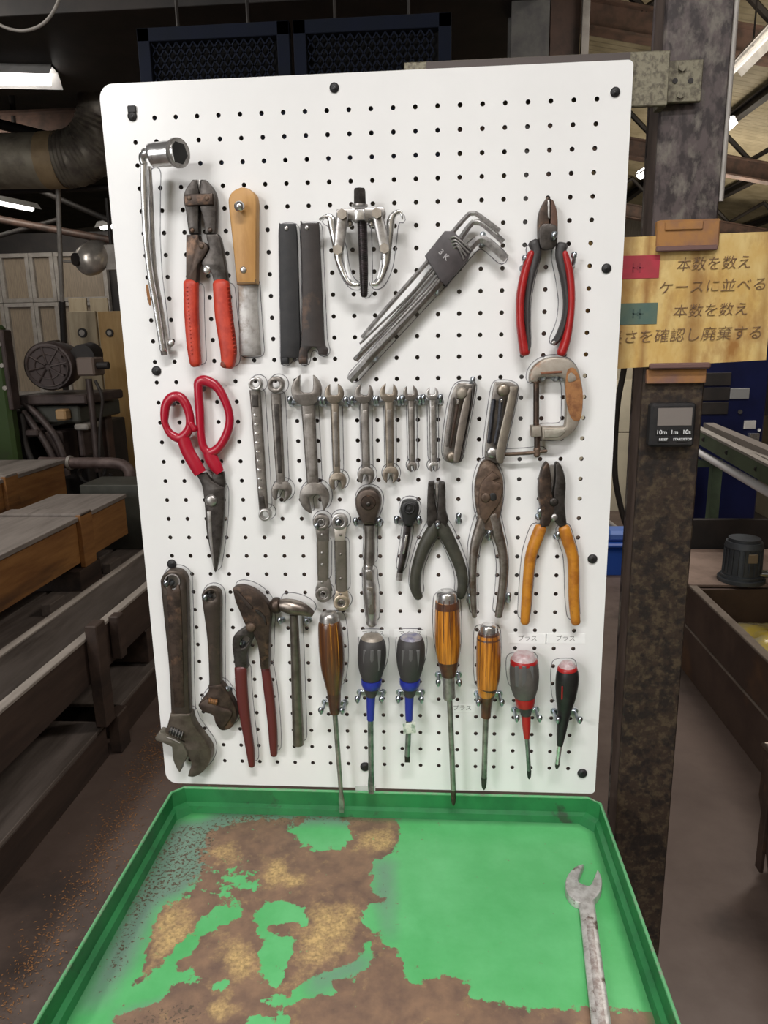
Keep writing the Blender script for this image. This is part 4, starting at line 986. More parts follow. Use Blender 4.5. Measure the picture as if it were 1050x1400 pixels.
# ---- 7 hex key set
r = tool('hex_key_set', 'fan of long hex keys in a dark plastic holder, hung diagonally', 'hex keys', 590, 400, .015)
HXS = mat('hex_key_steel', (.68, .66, .64), .85, .28, (.45, .43, .42), 200)
HK = [([(692, 354), (668, 332), (657, 327), (647, 334), (620, 366), (540, 452), (478, 520)], 11.5, .016, HXS, 7),
      ([(688, 331), (662, 308), (650, 304), (641, 310), (612, 350), (538, 436), (486, 492)], 8.5, .018, CH, 6),
      ([(683, 316), (655, 295), (646, 292), (636, 298), (590, 352), (530, 420), (495, 462)], 7, .020, HXS, 5),
      ([(640, 341), (628, 330), (620, 332), (592, 364), (560, 404), (492, 470)], 3.4, .024, CH, 3),
      ([(636, 347), (624, 336), (616, 339), (596, 369), (560, 411), (493, 479)], 3.2, .024, HXS, 3),
      ([(633, 353), (621, 343), (614, 346), (600, 373), (565, 414), (489, 486)], 3., .024, CH, 2.6),
      ([(630, 359), (619, 350), (612, 353), (604, 378), (570, 420), (500, 494)], 2.8, .024, SA, 2.4)]
for pts, wd, h, m, t in HK:
    bs('hex_key', [(x, y, h, wd) for x, y in pts], m, r, n=6, cap='f', sub=4, ang=25, ol=wd > 11)
plate('holder', [[(p[0], p[1], 1) for p in zL((335, 250), (420, 252), (598, 425), (562, 520), (345, 772), (292, 725), (147, 485))]], .009, .0268, mat('plum_plastic', (.055, .045, .046), 0, .5, (.04, .033, .034), 60), r, ol=False)
for k, (a, b, c) in enumerate((((385, 330), (440, 310), (590, 430)), ((400, 355), (450, 345), (570, 460)), ((410, 385), (455, 375), (545, 490)), ((425, 415), (465, 405), (520, 520)))):
    bs('short_leg', zL.w([(*a, .0265, 18), (*b, .0285, 18), (*c, .028, 18)]), SA, r, n=6, cap='f')
plate('holder_edge', [[(p[0], p[1], 1) for p in zL((345, 775), (290, 727), (320, 770), (350, 790), (430, 680))]], .006, .015, BK, r)
q = zL((325, 480))[0]
for s, dx, dy in (('3', -24, -28), ('K', 22, 22)):
    p = W(q[0] + dx / 7, q[1] + dy / 7, .0271); text('moulded_mark', s, p, .0085, mat('grey_print', (.35, .33, .33), 0, .5), r, rot=(math.pi / 2, math.radians(40), 0), offset=.0002)
for x, y in ((659, 333), (597, 400), (513, 491)): hook(x, y, {659: 'hook under the bend of the biggest hex key', 597: 'hook under the hex key holder edge', 513: 'hook near the lower tips of the hex keys'}[x], ln=11, up=6)

# ---- pliers-like helper pieces
def px(x, y): return (x, y)


# ---- 8 diagonal cutters
r = tool('diagonal_cutters', 'diagonal cutting pliers with red and black curved grips, top right', 'pliers', 748, 380, .015)
plate('jaw', [zC((598, 345, 1), (597, 240), (606, 190), (625, 150), (641, 132), (650, 140, 1), (648, 250), (655, 345, 1))], .008, .020, BR, r)
plate('jaw', [zC((652, 140, 1), (668, 152), (684, 205), (687, 280), (682, 350), (660, 372, 1), (650, 340), (652, 250))], .008, .019, mat('rust_brown_jaw', (.13, .07, .05), .5, .5, (.07, .04, .03), 70, bump=.2), r)
plate('cutting_edge', [zC((638, 145, 1), (650, 145, 1), (652, 235, 1), (640, 230, 1))], .018, .0215, SA, r, sm=False)
plate('joint_plate', [zC((605, 270), (640, 255), (682, 270), (685, 330), (668, 370), (615, 375), (600, 330))], .018, .023, DK, r)
bs('inner_grip', zC.w([(575, 348, .015, 52, 12), (586, 395, .015, 46, 12), (562, 500, .015, 34, 12), (546, 610, .015, 26, 12), (545, 720, .015, 24, 12), (550, 810, .015, 22, 12), (545, 850, .015, 22, 12)]), GRY, r, ol=True)
bs('inner_grip', zC.w([(705, 360, .015, 56, 12), (697, 410, .015, 44, 12), (712, 500, .015, 34, 12), (724, 610, .015, 28, 12), (716, 700, .015, 28, 12), (690, 780, .015, 34, 12), (668, 808, .015, 30, 12)]), GRY, r, ol=True)
bs('outer_grip', zC.w([(563, 395, .0155, 34, 13), (535, 480, .0155, 40, 14), (514, 590, .0155, 40, 14), (512, 700, .0155, 38, 14), (522, 790, .0155, 42, 14), (535, 852, .0155, 50, 13)]), RD2, r, n=14)
bs('outer_grip', zC.w([(716, 395, .0155, 34, 13), (738, 480, .0155, 40, 14), (747, 590, .0155, 38, 14), (742, 690, .0155, 38, 14), (725, 790, .0155, 42, 14), (703, 855, .0155, 46, 13)]), RD2, r, n=14)
dome('catch_ring', *zC((668, 808))[0], .021, 3, SA, r)
hook(752.3, 331.5, 'hook with a bright round head at the joint of the red-black cutters', up=3, ln=25)
hook(715, 367, 'small hook left of the red-black cutter grips', ln=14); hook(781, 363, 'small hook right of the red-black cutter grips', ln=14)

# ---- 9 shears
r = tool('shears', 'crimson handled shears with dark pointed blades hanging at the left', 'scissors', 280, 640, .012)
bs('handle_loop', zD.w([(158, 350, .016, 54, 9), (168, 285, .016, 58, 9), (205, 240, .016, 62, 9), (255, 240, .016, 60, 9), (295, 295, .016, 56, 9), (315, 370, .016, 54, 9), (308, 440, .016, 56, 9), (255, 492, .016, 60, 9), (195, 465, .016, 50, 9), (162, 405, .016, 42, 9)]), CRM, r, closed=True, n=14, ol=False)
bs('handle_loop', zD.w([(366, 200, .013, 54, 9), (372, 150, .013, 64, 9), (412, 138, .013, 66, 9), (480, 175, .013, 58, 9), (532, 262, .013, 52, 9), (560, 360, .013, 52, 9), (548, 450, .013, 54, 9), (500, 542, .013, 54, 9), (440, 582, .013, 58, 9), (398, 545, .013, 50, 9), (382, 450, .013, 50, 9), (375, 320, .013, 56, 9)]), CRM, r, closed=True, n=14)
bs('handle_stem', zD.w([(268, 480, .016, 84, 9), (300, 570, .016, 84, 9), (345, 650, .016, 86, 9), (380, 710, .016, 80, 8)]), CRM, r, ol=False, n=14, cap='f')
bs('handle_stem', zD.w([(432, 580, .013, 74, 9), (448, 620, .013, 84, 9), (478, 670, .013, 78, 9), (502, 705, .013, 56, 8)]), CRM, r, n=14, cap='f')
bs('thumb_bump', zD.w([(318, 400, .017, 44, 9), (345, 440, .017, 40, 9)]), CRM, r)
plate('blade', [zD((462, 705, 1), (522, 700, 1), (526, 800), (440, 760, 1))], .006, .0105, DK, r)
plate('blade', [zD((350, 714, 1), (412, 706, 1), (450, 755), (500, 785), (524, 800, 1), (523, 960), (505, 1140), (478, 1305), (464, 1312), (448, 1240), (415, 1060), (406, 920), (388, 790))], .009, .0145, DK, r, ol=True)
plate('ground_edge', [zD((420, 945, 1), (446, 945, 1), (452, 1100), (468, 1295, 1), (456, 1280, 1), (428, 1080))], .013, .0152, BLD, r, bev=.0003)
dome('pivot_screw', *zD((446, 878))[0], .0147, 8.4, SA, r, hh=.5)
hook(236, 551, 'hook inside the small loop of the crimson shears', ln=12, up=5); hook(277, 531, 'hook inside the big loop of the crimson shears', ln=10, up=5)


# ---- wrenches
def uv(p, c, ang): ca, sa = math.cos(ang), math.sin(ang); return (c[0] + p[0] * ca - p[1] * sa, c[1] + p[0] * sa + p[1] * ca)


def open_end(c, rad, ang, jaw=.48, depth=1.25):
    """outline (px) of an open jaw; ang = direction of the opening in the picture"""
    a0 = math.asin(jaw); pts = []
    for i in range(15):
        a = a0 + .12 + (2 * math.pi - 2 * a0 - .24) * i / 14; e = 1 + .10 * max(0, math.cos(a))
        pts.append((rad * e * math.cos(a), rad * .96 * math.sin(a), 1 if i in (0, 14) else 0))
    j = rad * jaw * .95; d = rad * (1.12 - depth)
    pts += [(rad * .98, -j, 1), (d + j * .7, -j, 0), (d + j * .08, -j * .75, 0), (d - j * .05, 0, 0), (d + j * .08, j * .75, 0), (d + j * .7, j, 0), (rad * .98, j, 1)]
    return [(*uv(p, c, ang), p[2]) for p in pts]


def shaft(name, a, b, wa, wb, m, r, h=.014, t=5.2, rec=None, ol=True, ex=3.5):
    bs(name, [(*a, h, wa, t), ((a[0] + b[0]) / 2, (a[1] + b[1]) / 2, h, (wa + wb) / 2, t), (*b, h, wb, t)], m, r, cap='f', ex=ex, n=16, ol=ol, sub=3)
    if rec:
        f = lambda t_: (a[0] + (b[0] - a[0]) * t_, a[1] + (b[1] - a[1]) * t_)
        bs('raised_panel', [(*f(.12), h + t / 2000, wa * .5, .9), (*f(.5), h + t / 2000, (wa + wb) * .25, .9), (*f(.88), h + t / 2000, wb * .5, .9)], rec, r, ex=3, n=8)


def ring_end(name, c, rad, hole, m, r, h=.014, t=9, n=12, ol=True):
    plate(name, [circ(*c, rad), circ(*c, hole, n)], h - t / 2000, h + t / 2000, m, r, bev=.0015, ol=ol)


r = tool('box_wrench', 'double box-end wrench with a ribbed chrome shaft right of the shears', 'wrench', 355, 612, .014, 'upper row of wrenches')
a, b = zD((716, 158), (775, 968)); ring_end('box_end', a, 9.4, 5.2, SA, r, .016); ring_end('box_end', b, 8.6, 4.6, SA, r, .016)
shaft('shaft', zD((717, 195))[0], zD((771, 935))[0], 15.5, 12.5, WR, r, .013)
bs('dark_recess', zD.w([(718, 225, .0152, 40, 1.4), (720, 300, .0152, 40, 1.4)]), DK, r, ex=3); bs('dark_recess', zD.w([(757, 850, .0152, 36, 1.4), (766, 925, .0152, 36, 1.4)]), DK, r, ex=3)
for k in range(9):
    t = k / 8; c = zD((720 + 30 * t, 350 + 450 * t))[0]; bs('embossed_mark', [(c[0] - 2.2, c[1], .0158, 3.4, 1.2), (c[0] + 2.2, c[1] + 1, .0158, 3.4, 1.2)], CH, r, n=6, sub=1)
r = tool('combination_wrench', 'combination wrench with box end up, second wrench right of the shears', 'wrench', 380, 600, .014, 'upper row of wrenches')
a, b = zD((842, 163), (878, 822)); ring_end('box_end', a, 11.4, 5.6, WR, r, .016); plate('open_end', [open_end(b, 14.2, math.radians(100), .38)], .0095, .0165, WR, r, ol=True)
shaft('shaft', zD((845, 215))[0], zD((876, 775))[0], 14.5, 12, WR, r, rec=DK)
WL = [('largest open-end wrench, with wide jaws, left of five smaller ones', (150, 132), 84, -90, (160, 205), (186, 640), 74, 62, (192, 702), 82, 78, .42, WR, .44),
      ('open-end wrench second from left, with narrow brown shaft', (297, 150), 53, -92, (303, 200), (313, 580), 44, 38, (316, 616), 48, 88, .4, BGE, .42),
      ('third open-end wrench, directly above the big ratchet', (455, 150), 53, -80, (460, 195), (470, 570), 48, 42, (468, 586), 46, 100, .36, WR, .42),
      ('fourth open-end wrench, with a pale head, above the small ratchet', (588, 146), 50, -85, (591, 190), (596, 560), 46, 42, (597, 580), 45, 95, .34, BGE, .42),
      ('fifth open-end wrench, dark with a small chrome head', (704, 148), 41, -95, (708, 180), (713, 515), 36, 32, (713, 538), 27, 80, .3, WR, .42),
      ('smallest open-end wrench, nearest the folding key sets', (820, 150), 35, -90, (822, 175), (826, 515), 40, 38, (826, 538), 27, 90, .3, SA, .42)]
WBG = mat('warm_wrench_steel', (.32, .27, .215), .75, .38, (.19, .155, .12), 70, bump=.12)
for lb, c1, r1, a1, s0, s1, w0, w1, c2, r2, a2, j2, m, j1 in WL:
    m = WBG if m is BGE else m
    c1 = zE(c1)[0]; c2 = zE(c2)[0]; r = tool('open_end_wrench', lb, 'wrench', c1[0], c1[1] + 40, .014, 'upper row of wrenches')
    plate('open_end', [open_end(c1, r1 / 3.8875, math.radians(a1), j1)], .0105, .0175, m, r, ol=False); plate('open_end', [open_end(c2, r2 / 3.8875, math.radians(a2), j2)], .0105, .0175, m, r, ol=True)
    shaft('shaft', zE(s0)[0], zE(s1)[0], w0 / 3.8875, w1 / 3.8875, m, r, rec=WR if m is WBG else mat('shaft_panel', (.33, .30, .275), .75, .42, (.2, .18, .16), 70), t=5.6)
for x1, x2, y, s in ((400, 441, 551.5, 'largest open-end wrench'), (446, 475, 552, 'second open-end wrench'), (483, 514, 551, 'third open-end wrench'), (517, 546, 551, 'fourth open-end wrench'), (551, 574, 550, 'fifth open-end wrench'), (579, 602, 549, 'smallest open-end wrench')):
    hook(x1, y, 'double hook cradling the neck of the ' + s, x2=x2, ln=15, up=5)

# ---- folding key sets
KD = mat('blued_key', (.10, .10, .11), .9, .35, (.05, .05, .055), 80)
r = tool('folding_key_set', 'folding hex key set with steel frame, nearest the small wrenches', 'hex keys', 628, 580, .014, 'folding hex key sets')
plate('back_plate', [zN((200, 205), (255, 140), (290, 130, 1), (430, 148, 1), (475, 130, 1), (470, 250), (290, 1165, 1), (190, 1175), (88, 1140), (62, 960), (130, 450))], .006, .014, WR, r, ol=True)
plate('side_wall', [zN((432, 148, 1), (474, 132, 1), (470, 250), (300, 1150, 1), (272, 1165, 1), (410, 480))], .013, .026, DK, r)
plate('front_plate', [zN((330, 330, 1), (395, 195, 1), (432, 200, 1), (400, 470), (270, 1165, 1), (190, 1172, 1), (200, 1010), (262, 620))], .022, .0265, mat('worn_brown_grey', (.27, .235, .20), .8, .42, (.2, .17, .15), 70), r)
bs('folded_key', zN.w([(190, 330, .020, 42), (150, 620, .020, 42), (105, 950, .020, 40)]), WR, r, n=6); bs('folded_key', zN.w([(250, 340, .021, 46), (240, 450, .021, 46), (195, 700, .021, 42), (150, 970, .021, 36)]), BR, r, n=6)
bs('folded_key', zN.w([(246, 350, .024, 32), (243, 400, .024, 32)]), CH, r, n=8)
dome('hinge_screw', *zN((295, 262))[0], .0255, 8.2, GM, r, hh=.6); dome('hinge_screw', *zN((165, 1090))[0], .022, 7.2, WBG, r, hh=.6)
r = tool('folding_key_set', 'folding hex key set with dark keys, touching the C-clamp bar', 'hex keys', 688, 575, .014, 'folding hex key sets')
plate('back_plate', [zN((720, 170), (775, 120, 1), (935, 120, 1), (1040, 172, 1), (1020, 330), (830, 1182, 1), (770, 1180), (640, 1165), (602, 1080), (640, 700))], .006, .014, WR, r, ol=True)
plate('front_plate', [zN((930, 172, 1), (1034, 178, 1), (985, 430), (840, 1178, 1), (765, 1170), (745, 1050), (800, 760), (868, 480))], .022, .0265, mat('worn_tan_grey', (.33, .29, .235), .8, .4, (.24, .21, .18), 70), r)
bs('folded_key', zN.w([(715, 360, .021, 66), (690, 600, .021, 66), (655, 900, .021, 64)]), KD, r, n=6); bs('folded_key', zN.w([(812, 350, .022, 70), (800, 500, .022, 62), (775, 700, .022, 56), (730, 920, .022, 50)]), KD, r, n=6)
bs('folded_key', zN.w([(815, 350, .0255, 40), (812, 372, .0255, 40)]), CH, r, n=8)
dome('hinge_screw', *zN((838, 222))[0], .0255, 9.2, WBG, r, hh=.6); dome('hinge_screw', *zN((690, 1040))[0], .022, 8, SA, r, hh=.6)
hook(646, 525, 'small hook behind the right top corner of the nearer folding key set', ln=6, up=4)

# ---- C clamp
r = tool('c_clamp', 'beige C-clamp with a big orange rust patch and a dark screw', 'clamp', 760, 560, .014)
plate('frame', [zM((212, 372, 1), (218, 270), (275, 170), (380, 98), (510, 70), (650, 84), (745, 145), (800, 230), (832, 350), (852, 500), (850, 680), (822, 820), (760, 940), (670, 1025), (550, 1075), (355, 1062, 1), (350, 905, 1), (590, 905), (640, 870), (648, 640), (645, 400), (600, 318), (450, 308), (330, 322), (312, 378, 1))], .008, .020, GM, r, bev=.003, ol=True)
plate('inner_rib', [zM((340, 250, 1), (600, 235, 1), (605, 262, 1), (345, 280, 1))], .019, .0215, mat('rust_line', (.22, .09, .05), .2, .7), r, sm=False)
plate('rust_patch', [zM((665, 230), (735, 200), (790, 270), (830, 400), (848, 520), (840, 700), (815, 820), (740, 830), (690, 760), (650, 600), (640, 400))], .0196, .0206, RST, r, bev=.0004)
plate('bare_patch', [zM((668, 300), (710, 255), (765, 310), (760, 350), (680, 370))], .0204, .0212, GM, r, bev=.0003)
plate('web_face', [zM((385, 940, 1), (620, 930, 1), (640, 960), (560, 1030), (390, 1035, 1))], .019, .0212, mat('light_cast', (.42, .39, .33), .5, .5, (.3, .27, .22), 60), r)
bs('screw_rod', zM.w([(290, 375, .014, 70), (290, 600, .014, 70), (290, 900, .014, 70)]), BR, r, cap='f', n=16); bs('screw_rod', zM.w([(300, 1025, .014, 72), (300, 1180, .014, 72)]), BR, r, cap='f', n=16)
bs('swivel_pad', zM.w([(285, 355, .014, 110), (285, 378, .014, 110)]), BR, r, cap='f', n=16)
plate('nut_boss', [zM((232, 900, 1), (350, 896, 1), (358, 1025, 1), (236, 1032, 1))], .006, .024, GM, r, bev=.002, sm=False)
bs('screw_eye', zM.w([(298, 1170, .014, 84), (298, 1245, .014, 76)]), RU, r, n=14)
bs('turning_bar', [(690, 621, .0145, 5.), (720, 619.5, .0145, 4.6), (747, 616.5, .0145, 4.6)], RU, r, n=10, ol=True)
for x, y in ((741, 517), (759, 517), (767, 517)): hook(x, y, {741: 'left hook inside the C-clamp throat', 759: 'middle hook inside the C-clamp throat', 767: 'right hook inside the C-clamp throat'}[x], ln=10, up=4)

# ---- ratcheting box wrenches
r = tool('ratchet_box_wrench', 'grey double-ended ratcheting box wrench left of its beige-ended twin', 'wrench', 440, 765, .012, 'ratcheting box wrenches')
a, b = zE((228, 835), (240, 1218)); ring_end('box_end', a, 11.2, 5.4, WR, r, .012, 7); ring_end('ratchet_insert', a, 5.6, 3.2, SA, r, .0125, 7.5, ol=False)
ring_end('box_end', b, 11, 5, WR, r, .012, 7); ring_end('ratchet_insert', b, 5.2, 3, SA, r, .0125, 7.5, ol=False)
plate('neck', [zE((196, 850, 1), (264, 850, 1), (270, 935, 1), (207, 935, 1))], .009, .0145, WR, r); plate('neck', [zE((212, 1135, 1), (272, 1135, 1), (288, 1200, 1), (198, 1200, 1))], .009, .0145, WR, r)
shaft('shaft', zE((239, 930))[0], zE((240, 1140))[0], 16, 15, OLV, r, .012, 6)
for y in (995, 1056, 1150, 898): dome('rivet', *zE((234, y))[0], .0152, 1.9, SA, r)
r = tool('ratchet_box_wrench', 'double-ended ratcheting box wrench with pale beige ends', 'wrench', 466, 765, .012, 'ratcheting box wrenches')
a, b = zE((326, 832), (336, 1262)); ring_end('box_end', a, 11.6, 5.4, SA, r, .012, 7); ring_end('ratchet_insert', a, 5.6, 3.2, WR, r, .0125, 7.5, ol=False)
ring_end('box_end', b, 11, 5, BGE, r, .012, 7); ring_end('ratchet_insert', b, 5.4, 3, WR, r, .0125, 7.5, ol=False)
plate('neck', [zE((296, 850, 1), (366, 850, 1), (352, 932, 1), (303, 932, 1))], .009, .0148, mat('pale_neck', (.62, .56, .5), .7, .4), r); plate('neck', [zE((308, 1196, 1), (368, 1196, 1), (376, 1250, 1), (298, 1250, 1))], .009, .0148, BGE, r)
shaft('shaft', zE((333, 930))[0], zE((340, 1200))[0], 16, 15.5, OLV, r, .012, 6)
for y in (900, 1003, 1130, 1215): dome('rivet', *zE((333, y))[0], .0152, 1.9, WR, r)
hook(436, 719, 'hook inside the top ring of the grey ratcheting box wrench', ln=14, up=3); hook(464.5, 714, 'hook inside the top ring of the beige-ended ratcheting box wrench', ln=14, up=3)

# ---- ratchets
r = tool('ratchet_wrench', 'large steel ratchet with a brown round head and slim neck', 'ratchet', 506, 760, .014)
RH = mat('brown_ratchet_head', (.13, .10, .08), .8, .42, (.08, .06, .05), 70, bump=.15)
plate('head', [zE((478, 655), (520, 668), (545, 705), (543, 760), (525, 810), (515, 850, 1), (455, 850, 1), (432, 810), (412, 760), (412, 705), (436, 668))], .006, .022, RH, r, bev=.004, ol=True)
q = W(*zE((480, 728))[0], .022); sweep('drive_disc', [[q[0], q[1] - t, q[2], s, s] for t, s in ((0, .0095), (.0015, .0085), (.002, .003))], BR, r, n=24, straight=True, cap='f', N0=(0, 0, 1)); dome('drive_button', *zE((480, 735))[0], .024, 3.4, DK, r)
bs('shaft', zE.w([(487, 845, .014, 62), (488, 900, .014, 56), (487, 980, .014, 58), (484, 1055, .014, 62)]), WR, r, cap='f', n=16, ol=True)
bs('collar', zE.w([(482, 1050, .014, 52), (482, 1060, .014, 60), (482, 1085, .014, 58)]), CH, r, n=16)
bs('grip', zE.w([(482, 1085, .014, 66), (484, 1145, .014, 62), (490, 1200, .014, 72), (496, 1300, .014, 64), (498, 1340, .014, 56), (498, 1368, .014, 60)]), SA, r, n=16, ol=True)
plate('grip_panel', [zE((470, 1095, 1), (500, 1095, 1), (502, 1140, 1), (470, 1140, 1))], .021, .0225, OLV, r); bs('grip_panel', zE.w([(488, 1180, .0215, 34, 2), (497, 1320, .0210, 30, 2)]), OLV, r)
hook(488, 715, 'left hook holding the large ratchet neck', ln=16) if False else None
hook(488, 714, 'double hook under the head of the large ratchet', x2=520, ln=15, up=5)
r = tool('ratchet_wrench', 'small ratchet with a glossy black head, left of the olive pliers', 'ratchet', 555, 740, .014)
plate('head', [zE((695, 718), (735, 728), (750, 762), (742, 800), (715, 858, 1), (670, 858, 1), (658, 810), (648, 770), (660, 730))], .006, .020, BK, r, bev=.004, ol=True)
ring_end('drive_ring', zE((698, 760))[0], 7.8, 5, BKS, r, .0205, 3, ol=False); dome('drive_button', *zE((698, 762))[0], .020, 3.2, BKS, r)
bs('shaft', zE.w([(690, 850, .013, 44, 9), (680, 930, .013, 42, 9), (664, 1020, .013, 40, 9), (648, 1100, .013, 32, 8)]), mat('dark_chrome', (.09, .08, .08), 1, .3, (.2, .18, .18), 60), r, n=12, ex=3, ol=True, cap='f')
bs('end_tip', zE.w([(648, 1098, .013, 34, 9), (644, 1138, .013, 36, 9)]), SA, r, ex=3, cap='f')
plate('shaft_recess', [zE((678, 900, 1), (690, 900, 1), (672, 1000, 1), (662, 1000, 1))], .0174, .0184, CH, r, bev=.0002)
hook(543, 712, 'double hook under the head of the small black ratchet', x2=573, ln=14, up=5)

# ---- olive pliers
r = tool('flat_nose_pliers', 'flat nose pliers with long dark olive curved handles', 'pliers', 598, 740, .014)
plate('jaw', [zE((797, 640), (803, 622, 1), (832, 618, 1), (832, 700), (848, 800, 1), (862, 870, 1), (800, 860), (792, 780))], .007, .018, DK, r, ol=False); plate('jaw', [zE((856, 618, 1), (884, 624, 1), (890, 645), (893, 770), (905, 820), (885, 880, 1), (845, 870, 1), (850, 740))], .007, .0185, DK, r)
plate('jaw_gap_face', [zE((833, 625, 1), (856, 625, 1), (852, 730, 1), (842, 730, 1))], .007, .013, SA, r, sm=False)
dome('pivot', *zE((849, 835))[0], .0188, 4.6, DK, r)
bs('handle_grip', [(600, 711, .014, 15, 9), (593, 724, .014, 19, 11), (580.5, 746, .014, 18, 12), (569.5, 778, .014, 15, 12), (568, 803, .014, 15, 12), (572.5, 816, .014, 12, 10)], GRN, r, n=14, ol=True)
bs('handle_grip', [(598, 711, .014, 15, 9), (606, 724, .014, 19, 11), (618, 748, .014, 18, 12), (630, 778, .014, 16, 12), (632.5, 800, .014, 14, 12), (629, 815, .014, 12, 10)], GRN, r, n=14, ol=True)
hook(598.4, 716, 'hook at the pivot of the olive flat nose pliers', ln=21, up=2); hook(627, 712, 'hook right of the olive pliers pivot', ln=10)

# ---- slip joint pliers
r = tool('slip_joint_pliers', 'rusty bare steel slip-joint pliers hanging under the folding key set', 'pliers', 669, 740, .013)
plate('body', [zF((240, 562), (262, 540), (290, 538), (325, 570), (350, 625), (354, 700), (345, 770), (325, 850), (300, 885, 1), (262, 880, 1), (232, 830), (215, 745), (214, 650))], .006, .018, RU, r, bev=.0025, ol=True)
plate('overlap_half', [zF((300, 590, 1), (338, 622, 1), (300, 636, 1), (345, 660), (335, 740), (300, 790), (262, 850, 1), (238, 800), (232, 700), (250, 640))], .017, .021, mat('rusty_steel_dark', (.15, .095, .065), .5, .55, (.08, .05, .035), 70, bump=.3), r)
plate('pivot_slot', [zF((288, 700), (315, 700), (318, 730), (292, 734))], .0205, .022, BK, r); dome('pivot', *zF((265, 718))[0], .0210, 7, RU, r, hh=.4)
SP = mat('worn_plier_steel', (.34, .30, .27), .9, .42, (.18, .145, .12), 60, bump=.2, col3=(.15, .09, .06), scale3=25)
bs('handle', zF.w([(262, 800, .014, 62, 9), (235, 880, .014, 56, 9), (213, 950, .014, 46, 8), (203, 1050, .014, 38, 8), (203, 1180, .014, 34, 7), (211, 1300, .014, 24, 6)]), SP, r, n=12, ex=2.6, ol=True)
bs('handle', zF.w([(300, 800, .014, 64, 9), (320, 880, .014, 58, 9), (345, 970, .014, 48, 8), (354, 1060, .014, 42, 8), (345, 1180, .014, 40, 7), (328, 1300, .014, 36, 6)]), SP, r, n=12, ex=2.6, ol=True)
hook(667.5, 733, 'hook in the crotch of the rusty slip-joint pliers', ln=18); hook(694, 819, 'small hook at the right handle end of the slip-joint pliers', ln=10); hook(642, 820, 'small hook at the left handle end of the slip-joint pliers', ln=10)

# ---- orange pliers
r = tool('combination_pliers', 'combination pliers with worn orange grips at the right', 'pliers', 755, 740, .014)
plate('jaw', [zF((527, 660), (540, 590), (560, 552), (575, 552), (585, 600), (590, 690, 1), (606, 760), (600, 810), (575, 860, 1), (535, 870, 1), (540, 800), (528, 720))], .007, .019, BR, r, bev=.002, ol=False)
plate('jaw', [zF((608, 560), (625, 548), (645, 580), (660, 650), (655, 750), (664, 850, 1), (632, 870, 1), (598, 815), (600, 690, 1), (608, 620))], .007, .0185, DK, r, bev=.002)
plate('jaw_gap_face', [zF((578, 560, 1), (610, 560, 1), (603, 690, 1), (592, 690, 1))], .004, .008, SA, r, sm=False)
dome('pivot', *zF((600, 740))[0], .019, 6, DK, r, hh=.35); dome('pivot_lug', *zF((602, 815))[0], .018, 5, SA, r)
bs('grip', zF.w([(535, 868, .014, 60, 12), (515, 920, .014, 62, 13), (488, 1000, .014, 56, 13), (476, 1090, .014, 52, 13), (466, 1220, .014, 50, 13), (458, 1328, .014, 44, 11)]), ORG, r, n=14, ol=True, cap='r')
bs('grip', zF.w([(650, 870, .014, 58, 12), (668, 930, .014, 60, 13), (692, 1010, .014, 56, 13), (697, 1100, .014, 54, 13), (698, 1220, .014, 52, 13), (707, 1330, .014, 46, 11)]), ORG, r, n=14, ol=True)
hook(760.5, 733, 'hook between the orange plier grips', ln=10, up=4); hook(736, 706, 'hook left of the orange pliers joint', ln=10)

# ---- adjustable wrenches
ADJ = mat('oiled_brown_wrench', (.09, .07, .056), .75, .42, (.07, .055, .045), 50, bump=.25, col3=(.16, .115, .085), scale3=20)
r = tool('adjustable_wrench', 'large brown adjustable wrench at the lower left corner of the board', 'wrench', 240, 900, .013, 'adjustable wrenches')
hd = smooth_loop
plate('handle', [zG((124, 190), (123, 140), (150, 98), (200, 82), (250, 100), (275, 145), (276, 200), (281, 400), (286, 700), (292, 900, 1), (300, 935, 1), (180, 935, 1), (182, 900), (170, 650), (145, 400)), circ(*zG((191, 152))[0], 9.6, 14)], .006, .018, ADJ, r, bev=.003, ol=True)
plate('raised_panel', [zG((160, 215), (200, 205), (240, 215), (262, 880, 1), (205, 880, 1))], .017, .0192, BR, r, bev=.0006)
ring_end('hole_rim', zG((191, 152))[0], 11.2, 9.4, CH, r, .0175, 2.4, ol=False)
plate('fixed_jaw', [zO((262, 190, 1), (215, 380), (180, 455), (200, 520, 1), (440, 620, 1), (490, 640), (430, 760), (480, 800), (560, 900), (605, 1000), (565, 1100), (540, 1192, 1), (640, 1200), (760, 1140), (860, 1030), (915, 880), (900, 740), (780, 560), (650, 380), (600, 250), (590, 190, 1))], .005, .0195, mat('olive_brown_jaw', (.14, .115, .09), .7, .42, (.09, .07, .055), 60, bump=.2, col3=(.15, .14, .105), scale3=12), r, bev=.002, ol=True)
plate('movable_jaw', [zO((20, 572), (60, 510), (100, 480), (200, 520, 1), (460, 660, 1), (540, 850), (440, 1040), (420, 1120), (385, 1100), (310, 940), (285, 720, 1), (140, 655), (40, 620))], .008, .0225, OLV, r, bev=.002)
bs('knurled_screw', zO.w([(265, 430, .019, 120), (360, 470, .019, 130), (460, 520, .019, 120)]), BK, r, n=14, cap='f')
for k in range(5):
    x, y = 275 + 43 * k, 455 + 20 * k; bs('screw_thread', zO.w([(x + 18, y - 60, .021, 15), (x, y, .0262, 15), (x - 18, y + 58, .021, 15)]), SA, r, n=6, sub=3)
bs('bright_shoulder', zO.w([(215, 560, .0225, 26, 2), (320, 600, .0225, 26, 2), (420, 650, .0225, 22, 2)]), SA, r, n=6)
hook(235, 796, 'hook through the hanging hole of the large adjustable wrench', ln=18, up=4)
r = tool('adjustable_wrench', 'small dark brown adjustable wrench with its jaw end down', 'wrench', 290, 880, .013, 'adjustable wrenches')
